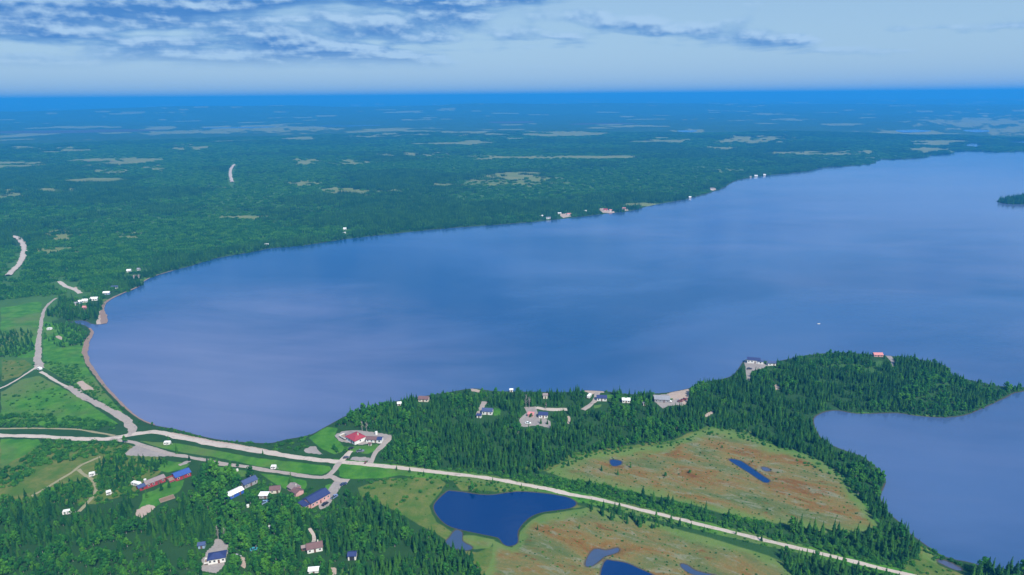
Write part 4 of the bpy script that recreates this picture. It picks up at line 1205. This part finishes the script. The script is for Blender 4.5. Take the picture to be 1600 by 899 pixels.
def wheels(root, xs, hw, r):
    for x in xs:
        for s in (-1, 1):
            t = cyl('wheel', (x, s * hw, r), r, .24, 'y', M_RUBBER, root)
            cyl('rim', (x, s * (hw + .1), r), r * .58, .1, 'y', M_STEEL, t)


def car(label, px, py, ang, col, kind='car'):
    root = empty('parked_car' if kind != 'pickup' else 'pickup_truck', px, py, ang, .16)
    tag(root, label, 'car' if kind != 'pickup' else 'pickup')
    m_ = paint('car_paint_' + label[:12], col, 0.3, 0.05)
    if kind == 'pickup':
        extrude('body', [(-2.7, .45), (2.65, .45), (2.75, .8), (2.6, 1.05), (1.1, 1.12), (-2.7, 1.12)], -.95, .95, m_, root)
        extrude('cabin', [(-.75, 1.12), (1.15, 1.12), (.45, 1.82), (-.6, 1.85)], -.88, .88, M_GLASS, root, .14, 1.5)
        extrude('roof', [(-.6, 1.86), (.42, 1.84), (.35, 1.92), (-.55, 1.93)], -.72, .72, m_, root)
        box('cargo_bed', (-2.55, -.85, -.8, .8, 1.0, 1.14), P['dark'], root)
        wheels(root, (-1.75, 1.75), .85, .4)
        hx = 2.72
    else:
        extrude('body', [(-2.2, .35), (2.2, .35), (2.3, .65), (2.15, .85), (1.0, .95), (-2.1, .98), (-2.25, .7)], -.88, .88, m_, root)
        extrude('cabin', [(-1.75, .96), (1.15, .96), (.35, 1.46), (-1.2, 1.5)], -.82, .82, M_GLASS, root, .16, 1.2)
        extrude('roof', [(-1.2, 1.5), (.35, 1.46), (.25, 1.54), (-1.1, 1.57)], -.66, .66, m_, root)
        wheels(root, (-1.4, 1.4), .78, .33)
        hx = 2.25
    for s in (-1, 1):
        box('headlight', (hx - .1, hx + .04, s * .62 - .16, s * .62 + .16, .62, .8), M_LAMP, root)
    HOUSE_SPOTS.append((px, py, 7))


car('dark car parked on the drive below the red roofed house', 548.5, 702, 52, (.02, .022, .03))
car('grey pickup parked on the lawn edge below the red roofed house', 563, 706.5, 8, (.16, .18, .24), 'pickup')
car('small dark car at the drive mouth by the gravel road', 541, 716.5, 15, (.10, .10, .12))
car('blue pickup parked beside the parking strip, nearer the trees', 523, 778, 58, (.16, .24, .42), 'pickup')
car('dark blue car parked at the top end of the parking strip', 537, 758, 40, (.04, .06, .14))
car('black car on the parking strip beside the large dark blue roof', 508, 789, 60, (.015, .015, .02))
car('pale blue pickup among the village trees below the flat shed', 413, 787, 50, (.22, .34, .52), 'pickup')
car('teal car under the trees beside the bottom cottages', 397.5, 860, 20, (.05, .3, .36))
car('grey car on bare earth east of the bottom gravel lot', 371, 871, -20, (.3, .3, .32))
car('white pickup in front of the grey roofed beach house', 1044, 628, -30, (.8, .8, .8), 'pickup')
car('brown red car at the edge of the eastern beach lot', 1063, 628, 10, (.22, .06, .05))
car('dark red pickup nearest the trees on the eastern beach lot', 1069, 625.5, 20, (.25, .05, .05), 'pickup')
car('dark car in front of the knoll house drive', 1171, 577, 0, (.05, .05, .08))
car('white car on the peninsula lot below the navy roofed cabin', 825, 662.5, -5, (.75, .8, .8))


def camper(label, px, py, ang, L=6.0, cat='camper'):
    root = empty('camper_trailer', px, py, ang, .05)
    tag(root, label, cat)
    a = L / 2
    extrude('body', [(-a, .5), (a * .85, .5), (a, 1.1), (a * .9, 2.3), (a * .75, 2.55), (-a * .9, 2.6), (-a, 2.3)], -1.15, 1.15, P['white'], root)
    for s in (-1, 1):
        for x in (-a * .55, a * .3):
            box('window', (x - .5, x + .5, s * 1.17 - .03, s * 1.17 + .03, 1.4, 2.0), M_GLASS, root)
    box('door', (-.35, .3, -1.2, -1.14, .6, 2.3), P['grey'], root)
    wheels(root, (-.35, .45), 1.0, .34)
    boxes('hitch', [(a * .85, a + 1.0, -.06, .06, .45, .58), (a + .9, a + 1.05, -.08, .08, .0, .6)], M_STEEL, root)
    HOUSE_SPOTS.append((px, py, 9))


camper('white camper trailer west of the long red building', 213.5, 759, -18, 6.5)
camper('white camper trailer in the clearing by the overgrown track end', 107, 803, 20, 5.5)
camper('white camper trailer in the yellow meadow by the dirt track', 144.5, 744, 30, 3.6)
camper('low white trailer lying beside the overgrown track', 170.5, 773, 35, 3.0)
camper('white van-like camper at the top junction of the beach track', 62.5, 578.5, -30, 4.8)
camper('white camper trailer by the small beach drive on the peninsula', 921, 621, 65, 6.0)
camper('white camper trailer on the grass strip below the gravel road', 262, 695, 5, 4.6)
camper('tiny white camper trailer among shrubs by the shore road', 78, 516, 10, 5.0)
camper('white camper trailer in trees above the village lane', 428, 733, 5, 3.6)


def tank(label, px, py, r, h):
    root = empty('water_tank', px, py)
    tag(root, label, 'tank')
    cyl('body', (0, 0, h / 2), r, h, 'z', P['white'], root, 18)
    cyl('lid', (0, 0, h + .06), r * .8, .12, 'z', P['white'], root, 18)
    cyl('cap', (0, 0, h + .18), r * .25, .14, 'z', P['grey'], root, 10)
    HOUSE_SPOTS.append((px, py, 6))


tank('white upright tank behind the long white outbuilding', 588, 679, .95, 2.2)
tank('white upright tank behind the long red building', 227, 752.5, .8, 1.7)
tank('small white tank by the brown roofed pair of cottages', 466, 762, .7, 1.5)
tank('small white tank among trees below the village lane', 371, 736, .7, 1.4)
tank('small white tank in the trees above the bottom cottages', 422, 825.5, .8, 1.6)
tank('small white tank in the dark trees below the blue shed', 387.5, 792.5, .8, 1.5)

# timber edged garden bed on the lawn of the red buildings
root = empty('garden_bed', 261, 780, 38)
tag(root, 'timber edged garden bed with bare soil below the red buildings', 'garden bed')
for k, b in enumerate([(-4.2, 4.2, -2.2, -1.95, 0, .5), (-4.2, 4.2, 1.95, 2.2, 0, .7), (-4.2, -3.95, -1.94, 1.94, 0, .5), (3.95, 4.2, -1.94, 1.94, 0, .5)]):
    box('plank', b, M_WOOD, root)
box('soil', (-3.93, 3.93, -1.93, 1.93, -.1, .22), M_SOIL, root)
HOUSE_SPOTS.append((261, 780, 13))

# motor boat on the lake
root = bpy.data.objects.new('motor_boat', None)
ROOT.objects.link(root)
w = ground(1279, 506.5, 0)
root.location = (w[0], w[1], 0.05)
root.rotation_euler = (0, 0, math.radians(8))
root.scale = (.62, .62, .62)
tag(root, 'small white motor boat alone on the open lake', 'boat')
secs = [(-2.6, .95, .75), (-1.2, 1.05, .75), (.4, 1.0, .8), (1.7, .65, .9), (2.9, .06, 1.05)]
V, F = [], []
for x, hw, zt in secs:
    V += [(x, -hw, zt), (x, -hw * .75, .0), (x, 0, -.3), (x, hw * .75, .0), (x, hw, zt)]
for i in range(len(secs) - 1):
    for k in range(4):
        F.append((i * 5 + k, i * 5 + k + 1, i * 5 + k + 6, i * 5 + k + 5))
    F.append((i * 5 + 4, i * 5, i * 5 + 5, i * 5 + 9))
F.append((0, 4, 3, 2, 1))
mesh_obj('hull', V, F, P['white'], root)
extrude('windshield', [(.5, .8), (1.2, .85), (.7, 1.4)], -.7, .7, M_GLASS, root)
boxes('outboard_motor', [(-2.95, -2.6, -.2, .2, .5, 1.25), (-2.85, -2.7, -.08, .08, -.5, .5)], P['dark'], root)
box('seat', (-1.6, -1.1, -.7, .7, .76, 1.05), P['grey'], root)

# quad bike and rider on the gravel road
root = empty('quad_bike', 571, 724.5, 75, .3)
tag(root, 'dark red quad bike on the gravel road by the drives', 'quad bike')
extrude('body', [(-.95, .5), (.95, .5), (1.0, .8), (.45, .95), (-.2, .8), (-.95, .85)], -.3, .3, P['red'], root)
box('seat', (-.75, .15, -.22, .22, .82, .95), P['dark'], root)
boxes('handlebar', [(.38, .46, -.45, .45, 1.1, 1.17), (.38, .5, -.05, .05, .9, 1.12)], M_STEEL, root)
wheels(root, (-.7, .7), .48, .32)
bm = bmesh.new()
J = [((-.25, 0, 1.0), .19), ((-.2, 0, 1.25), .19), ((-.12, 0, 1.5), .21), ((-.08, 0, 1.64), .08), ((-.04, 0, 1.72), .11), ((-.02, 0, 1.86), .125),
     ((-.1, .24, 1.5), .085), ((.1, .34, 1.28), .065), ((.4, .36, 1.16), .05), ((-.1, -.24, 1.5), .085), ((.1, -.34, 1.28), .065), ((.4, -.36, 1.16), .05),
     ((.2, .3, 1.0), .11), ((.2, .36, .6), .08), ((.38, .36, .5), .06), ((.2, -.3, 1.0), .11), ((.2, -.36, .6), .08), ((.38, -.36, .5), .06)]
vs = [bm.verts.new(j[0]) for j in J]
for a_, b_ in ((0, 1), (1, 2), (2, 3), (3, 4), (4, 5), (2, 6), (6, 7), (7, 8), (2, 9), (9, 10), (10, 11), (0, 12), (12, 13), (13, 14), (0, 15), (15, 16), (16, 17)):
    bm.edges.new((vs[a_], vs[b_]))
me_ = bpy.data.meshes.new('person')
bm.to_mesh(me_)
bm.free()
pr = bpy.data.objects.new('person', me_)
ROOT.objects.link(pr)
me_.materials.append(P['brown'])
sk = pr.modifiers.new('skin', 'SKIN')
for i, (_, r) in enumerate(J):
    me_.skin_vertices[0].data[i].radius = (r, r)
me_.skin_vertices[0].data[0].use_root = True
sb = pr.modifiers.new('smooth', 'SUBSURF')
sb.levels = sb.render_levels = 1
pr.location, pr.rotation_euler = root.location, root.rotation_euler
tag(pr, 'person in dark clothing sitting on the quad bike', 'person')

# pale bare birches
for i, (sx, sy, hh, lab) in enumerate([(822, 637, 11, 'tall pale bare birch above the peninsula gravel lot'), (827, 637, 10, 'second pale bare birch above the peninsula gravel lot'), (341, 843, 8, 'pale bare birch at the top of the bottom gravel lot'), (352, 846, 8, 'leaning bare birch near the bottom gravel lot'), (566, 674, 8, 'pale bare birch behind the red roofed house'), (573, 675, 8, 'thin bare birch behind the long white outbuilding'), (853, 640, 6, 'short bare birch by the peninsula lane')]):
    root = empty('bare_birch', sx, sy, i * 50)
    tag(root, lab, 'tree')
    R = random.Random(60 + i)
    tm_ = mesh_obj('trunk', [(0, 0, 0)], [], None, root)
    tm_.data = trunk_mesh('bare_trunk', R, hh, .22, 0, M_DEAD)
    M = Mesher()
    for k in range(26):
        f = R.uniform(.3, .97)
        a = R.uniform(0, 6.28)
        b_ = Vector((0, 0, hh * f))
        e_ = b_ + Vector((math.cos(a), math.sin(a), R.uniform(.6, 1.3))) * hh * R.uniform(.1, .2) * (1.1 - f * .6)
        M.tube(b_, e_, .09, .03, 4)
        M.tube(b_.lerp(e_, .6), b_.lerp(e_, .6) + Vector((math.cos(a + 1), math.sin(a + 1), .8)) * hh * .08, .05, .02, 3)
    bo = mesh_obj('branches', [(0, 0, 0)], [], None, root)
    bo.data = M.mesh('bare_branches', [M_DEAD])


# ------------------------------------------------------------------ planting
def grow():
    T = []          # x, y, z, broad?, height factor, photo x, photo y, zone
    for zi, (zn, poly, sp, share, hf) in enumerate(ZONES):
        x, y = scatter(poly, sp, 900 + zi)
        px, py = photo(x, y)
        k = (px > -120) & (px < 1720) & (py < 985)
        x, y, px, py = x[k], y[k], px[k], py[k]
        lift = 8 if zn in ('the roadside wood', 'the wood at the road end') else 10
        k = free(px, py, lift * hf)
        x, y, px, py = x[k], y[k], px[k], py[k]
        d = water_sd(x, y)
        k = d > 1.6
        x, y, px, py, d = x[k], y[k], px[k], py[k], d[k]
        z = height(x, y, d)
        patch = fbm(x / 38, y / 38, 61, 3)
        lo = {'the peninsula': 0.535, 'the wood below the village': 0.5}.get(zn)
        pb = np.clip(share * 0.4 + sstep(patch, lo, lo + .1) * 0.75, 0, 1) if lo else np.full(len(x), share)
        br = nprng.random(len(x)) < pb
        k = ~br | (nprng.random(len(x)) < 0.62)          # wider crowns stand further apart
        hv = hf * (0.6 + 0.75 * nprng.random(len(x)) ** 1.4) * (0.85 + 0.3 * fbm(x / 60, y / 60, 3, 2))
        if zn in ('the peninsula', 'the wood below the village'):
            gap = fbm(x / 9, y / 9, 29, 3)
            k &= gap > 0.33
            hv *= 0.8 + 0.45 * sstep(gap, 0.35, 0.7)
        if zn == 'the roadside wood':
            hv *= 0.65 + 0.5 * sstep(segdist(px, py, ROAD_PX[0][0]), 6, 26)
            k &= nprng.random(len(x)) < 0.5 + 0.75 * sstep(fbm(x / 25, y / 25, 19, 3), 0.38, 0.52)
        for i in np.nonzero(k)[0]:
            T.append((x[i], y[i], z[i], bool(br[i]), hv[i], px[i], py[i], zi))
    # single small trees dotted on bog, verge and lawn
    solo = [(738, 765, 1, .9), (757, 768, 0, .5), (800, 766, 0, .5), (840, 828, 0, .45), (905, 826, 0, .5), (942, 806, 0, .7), (955, 812, 0, .8), (968, 800, 0, .9), (980, 818, 0, .6), (1000, 823, 0, .8), (1025, 812, 0, 1.0), (1048, 818, 0, .9), (1062, 822, 0, .8), (1080, 826, 0, .6),
            (1100, 832, 0, .5), (1040, 745, 1, .5), (1078, 740, 1, .5), (940, 735, 0, .6), (965, 742, 0, .6), (985, 730, 0, .5), (900, 722, 0, .6), (888, 728, 0, .7), (252, 766, 0, .75), (229, 777, 0, .85), (265, 762, 0, .8), (276, 709, 0, 1.0), (296, 720, 0, .7), (324, 722, 0, .6), (340, 726, 0, .7),
            (360, 728, 1, .6), (372, 730, 1, .6), (411, 711, 0, .6), (455, 758, 0, 1.1), (264, 690, 0, .6), (238, 663, 1, .5), (195, 692, 1, .8), (620, 735, 0, .5), (640, 738, 0, .5), (662, 741, 0, .4), (700, 747, 0, .4), (770, 756, 0, .6), (815, 762, 0, .5), (978, 628, 0, 1.0), (983, 620, 0, .9), (992, 620, 0, .8), (968, 622, 0, 1.0),
            (958, 615, 0, .7), (1005, 624, 1, 1.0), (1000, 630, 1, 1.1), (1010, 634, 1, 1.0), (1176, 722, 1, .3), (1128, 700, 1, .35), (540, 706, 1, .7), (527, 708, 1, .6), (522, 703, 1, .7), (1300, 865, 0, .6), (1190, 845, 0, .5), (1150, 835, 0, .45), (845, 662, 0, .7), (830, 652, 1, .6), (855, 663, 0, .6)]
    for (sx, sy, b, hv) in solo:
        w = ground(sx, sy)
        T.append((w[0], w[1], float(height(w[0:1], w[1:2])[0]), bool(b), hv * 1.0, sx, sy, -1))
    return T


TREES = grow()
ZONE_PHRASE = [z[0] for z in ZONES]
single, mass = {0: [], 1: []}, {0: [], 1: []}
for kind in (0, 1):
    L = [t for t in TREES if t[3] == bool(kind)]
    L.sort(key=lambda t: -(t[4] / math.hypot(t[1], CAM_H) * (1 if (-5 < t[5] < 1605 and t[6] < 908) else 0)))
    single[kind], mass[kind] = L[:300], L[300:]


LANDMARKS = [(340, 872, 'bottom gravel lot'), (492, 858, 'brown roofed white cottage'), (551, 872, 'black doored garage'), (107, 803, 'camper by the overgrown track'), (228, 798, 'sandy patch below the garden bed'), (261, 780, 'garden bed'), (242, 756, 'long red building'),
             (284, 745, 'red house with blue roof'), (366, 774, 'blue walled shed'), (413, 777, 'flat white roofed shed'), (460, 766, 'brown roofed pair of cottages'), (495, 783, 'big dark blue roofed house'), (700, 850, 'marshy pool'), (745, 800, 'deep blue pond'), (556, 688, 'red roofed white house'),
             (613, 690, 'drive by the red roofed house'), (960, 868, 'purple brown pool'), (1080, 888, 'thin slanting pool'), (1172, 738, 'long bog pool'), (962, 724, 'square bog pool'), (1300, 868, 'road end'), (1480, 884, 'narrow grey pool'), (1384, 756, 'bay shore bend'), (1570, 897, 'wooded point by the bay'),
             (0, 890, 'bottom left corner'), (120, 880, 'bottom edge near the left corner'), (220, 885, 'bottom edge west of the gravel lot'), (650, 885, 'bottom edge east of the garage'), (849, 651, 'navy roofed peninsula cabin'), (1080, 826, 'spruce clump on the lower bog'), (410, 835, 'grove above the bottom cottages')]


def plant_tree(t, kind):
    k = rng.randrange(len(SPR if kind == 0 else BRO))
    cmh, tmh = (SPR if kind == 0 else BRO)[k][:2]
    root = bpy.data.objects.new('spruce_tree' if kind == 0 else 'broadleaf_tree', None)
    ROOT.objects.link(root)
    root.location = (t[0], t[1], t[2])
    root.rotation_euler = (0, 0, rng.uniform(0, 6.28))
    s = t[4]
    root.scale = (s * rng.uniform(.9, 1.15), s * rng.uniform(.9, 1.15), s)
    for nm, me_ in (('trunk', tmh), ('crown', cmh)):
        c = bpy.data.objects.new(nm, me_)
        ROOT.objects.link(c)
        c.parent = root
    where = ZONE_PHRASE[t[7]] if t[7] >= 0 else None
    px, py = t[5], t[6]
    lm = min(LANDMARKS, key=lambda q: (q[0] - px) ** 2 + 2.5 * (q[1] - py) ** 2)
    ox, oy = px - lm[0], (py - lm[1]) * 1.6
    rel = 'close beside' if ox * ox + oy * oy < 24 ** 2 else (('well ' if ox * ox + oy * oy > 80 ** 2 else '') + ('east of' if ox > abs(oy) else 'west of' if -ox > abs(oy) else 'below' if oy > 0 else 'above'))
    size = 'tall' if t[4] > (.95 if kind == 0 else .95) else 'short' if t[4] < .75 else 'mid sized'
    what = ('dark green spruce' if kind == 0 else 'leafy green broadleaf tree')
    lab = '%s %s %s the %s' % (size, what, rel, lm[2])
    grp = '%s %s %s the %s' % (size, 'spruces' if kind == 0 else 'broadleaf trees', rel, lm[2])
    tag(root, lab, 'tree', grp)


for kind in (0, 1):
    for t in single[kind]:
        plant_tree(t, kind)
for kind, nm, lab, cat in ((0, 'spruce_forest', 'dense dark spruce forest on the peninsula and along the road', 'forest'), (1, 'broadleaf_woods', 'lighter green broadleaf trees mixed through the spruce forest', 'woods')):
    L = mass[kind]
    n = len(L)
    s = np.array([t[4] for t in L])
    w = nprng.uniform(.88, 1.15, (n, 2))
    instancer(nm, [(t[0], t[1], t[2]) for t in L], nprng.uniform(0, 6.28, n), np.stack([s * w[:, 0], s * w[:, 1], s], -1), nprng.integers(0, len(SPR if kind == 0 else BRO), n),
              [q[2] for q in (SPR if kind == 0 else BRO)], lab, cat)

# shrubs, uncountable
SX, SY, SS = [], [], []
for i, (poly, sp, sz) in enumerate(SHRUBS):
    x, y = scatter(poly, sp, 40 + i)
    px, py = photo(x, y)
    k = free(px, py, 2.0 * sz, 1.5) & (nprng.random(len(x)) < 0.4 + 0.7 * sstep(fbm(x / 16, y / 16, 8, 3), 0.42, 0.56)) & (py < 985)
    SX.append(x[k])
    SY.append(y[k])
    SS.append(sz * (0.55 + 0.75 * nprng.random(k.sum())))
# fringe of bushes along the shores
for ln, sp in ((lake_w, 2.6), (bay_w, 2.2), (pond_w['pond'], 3.0), (pond_w['bog_pool_long'], 2.2), (pond_w['bottom_pool'], 2.4), (pond_w['brown_pool'], 2.2), (pond_w['bog_pool'], 2.0), (pond_w['corner_pool'], 2.2)):
    seg = np.linalg.norm(np.diff(ln, axis=0), axis=1)
    s = np.concatenate([[0], np.cumsum(seg)])
    t = np.arange(0, s[-1], sp) + nprng.uniform(-1, 1, len(np.arange(0, s[-1], sp)))
    x, y = np.interp(t, s, ln[:, 0]) + nprng.normal(0, 2.5, len(t)), np.interp(t, s, ln[:, 1]) + nprng.normal(0, 2.5, len(t))
    px, py = photo(x, y)
    k = (py > 330) & (px > -60) & (px < 1660) & (py < 960)
    x, y, px, py = x[k], y[k], px[k], py[k]
    k = (water_sd(x, y) > 0.8) & free(px, py, 0, 1.0)
    if ln is lake_w:
        k &= ~((px < 245) & (py > 500) & (nprng.random(len(x)) < 0.85))
    SX.append(x[k])
    SY.append(y[k])
    SS.append((0.7 if ln is lake_w or ln is bay_w else 0.3) * (0.5 + 0.8 * nprng.random(k.sum())))
SX, SY, SS = np.concatenate(SX), np.concatenate(SY), np.concatenate(SS)
SD = water_sd(SX, SY)
k = SD > 0.5
SX, SY, SS, SD = SX[k], SY[k], SS[k], SD[k]
SZ = height(SX, SY, SD)
n = len(SX)
instancer('shrub_thicket', np.stack([SX, SY, SZ - .05], -1), nprng.uniform(0, 6.28, n), np.stack([SS * nprng.uniform(.9, 1.5, n), SS * nprng.uniform(.9, 1.5, n), SS * nprng.uniform(.8, 1.1, n)], -1),
          nprng.integers(0, len(SHR), n), SHR, 'low green shrubs along roads, shores and bog edges', 'shrubs')

# the woods beyond the lake
FX, FY = [], []
for r0, r1, sp in ((560, 1500, 10.5), (1500, 2800, 13.0), (2800, 4600, 19.0)):
    gx, gy = np.meshgrid(np.arange(-r1 * .85, r1 * .85, sp), np.arange(r0 * .6, r1, sp))
    x = gx.ravel() + nprng.uniform(-.5, .5, gx.size) * sp
    y = gy.ravel() + nprng.uniform(-.5, .5, gx.size) * sp
    r = np.hypot(x, y)
    k = (r > r0) & (r <= r1) & (np.abs(x) < y * 0.86)
    x, y = x[k], y[k]
    FX.append(x)
    FY.append(y)
FX, FY = np.concatenate(FX), np.concatenate(FY)
px, py = photo(FX, FY)
NEARFIELD = [(-400, 470), (0, 470), (70, 462), (95, 462), (170, 470), (230, 700), (-400, 800)]
k = (py < 500) & ~inside(px, py, np.array(NEARFIELD, float)) & np.where(py > 340, free(px, py, 6.0, 6.0), free(px, py, 4.0, 3.0))
px, py, FX, FY = px[k], py[k], FX[k], FY[k]
FD = water_sd(FX, FY)
k = (FD > 5) & ~inside(FX, FY, island_w)
FX, FY, FD, px, py = FX[k], FY[k], FD[k], px[k], py[k]
clr = np.zeros(len(FX))
ed = (fbm(px / 14, py / 3.2, 91, 4) - 0.5)
for (fx, fy, fw, fh) in FARCLEAR:
    q = ((px - fx) / fw) ** 2 + ((py - fy) / fh) ** 2
    clr = np.maximum(clr, sstep(q + ed * 4.5, 1.6, -0.7))
clr = np.maximum(clr, 0.9 * sstep(fbm(FX / 420, FY / 300, 55, 4), 0.62, 0.72) * sstep(np.hypot(FX, FY), 1200, 2500) * (FD > 60))
k = nprng.random(len(FX)) > sstep(clr, 0.1, 0.85)
FX, FY, FD = FX[k], FY[k], FD[k]
FZ = height(FX, FY, FD)
n = len(FX)
stand = fbm(FX / 330, FY / 300, 71, 5) - 0.06 * (FD < 45)
dark = stand < 0.455 + 0.03 * nprng.normal(0, 1, n)
cid = np.where(dark, nprng.integers(0, 3, n), np.clip(np.round(3 + 8 * (stand - 0.44) / 0.2 + nprng.normal(0, 1.2, n)), 3, 7)).astype(int)
fs = (0.75 + 0.4 * nprng.random(n)) * (0.8 + 0.4 * fbm(FX / 150, FY / 150, 73, 3))
fs = np.where(dark, fs * 1.15, fs * 0.78)
instancer('far_forest', np.stack([FX, FY, FZ], -1), nprng.uniform(0, 6.28, n), np.stack([fs * np.where(np.hypot(FX, FY) > 2800, 1.5, 1.05), fs * np.where(np.hypot(FX, FY) > 2800, 1.5, 1.05), fs], -1), cid, CLU,
          'endless mixed forest beyond the lake', 'forest')
print('TREES', len(TREES), 'single', len(single[0]), len(single[1]), 'shrubs', len(SX), 'stands', n)
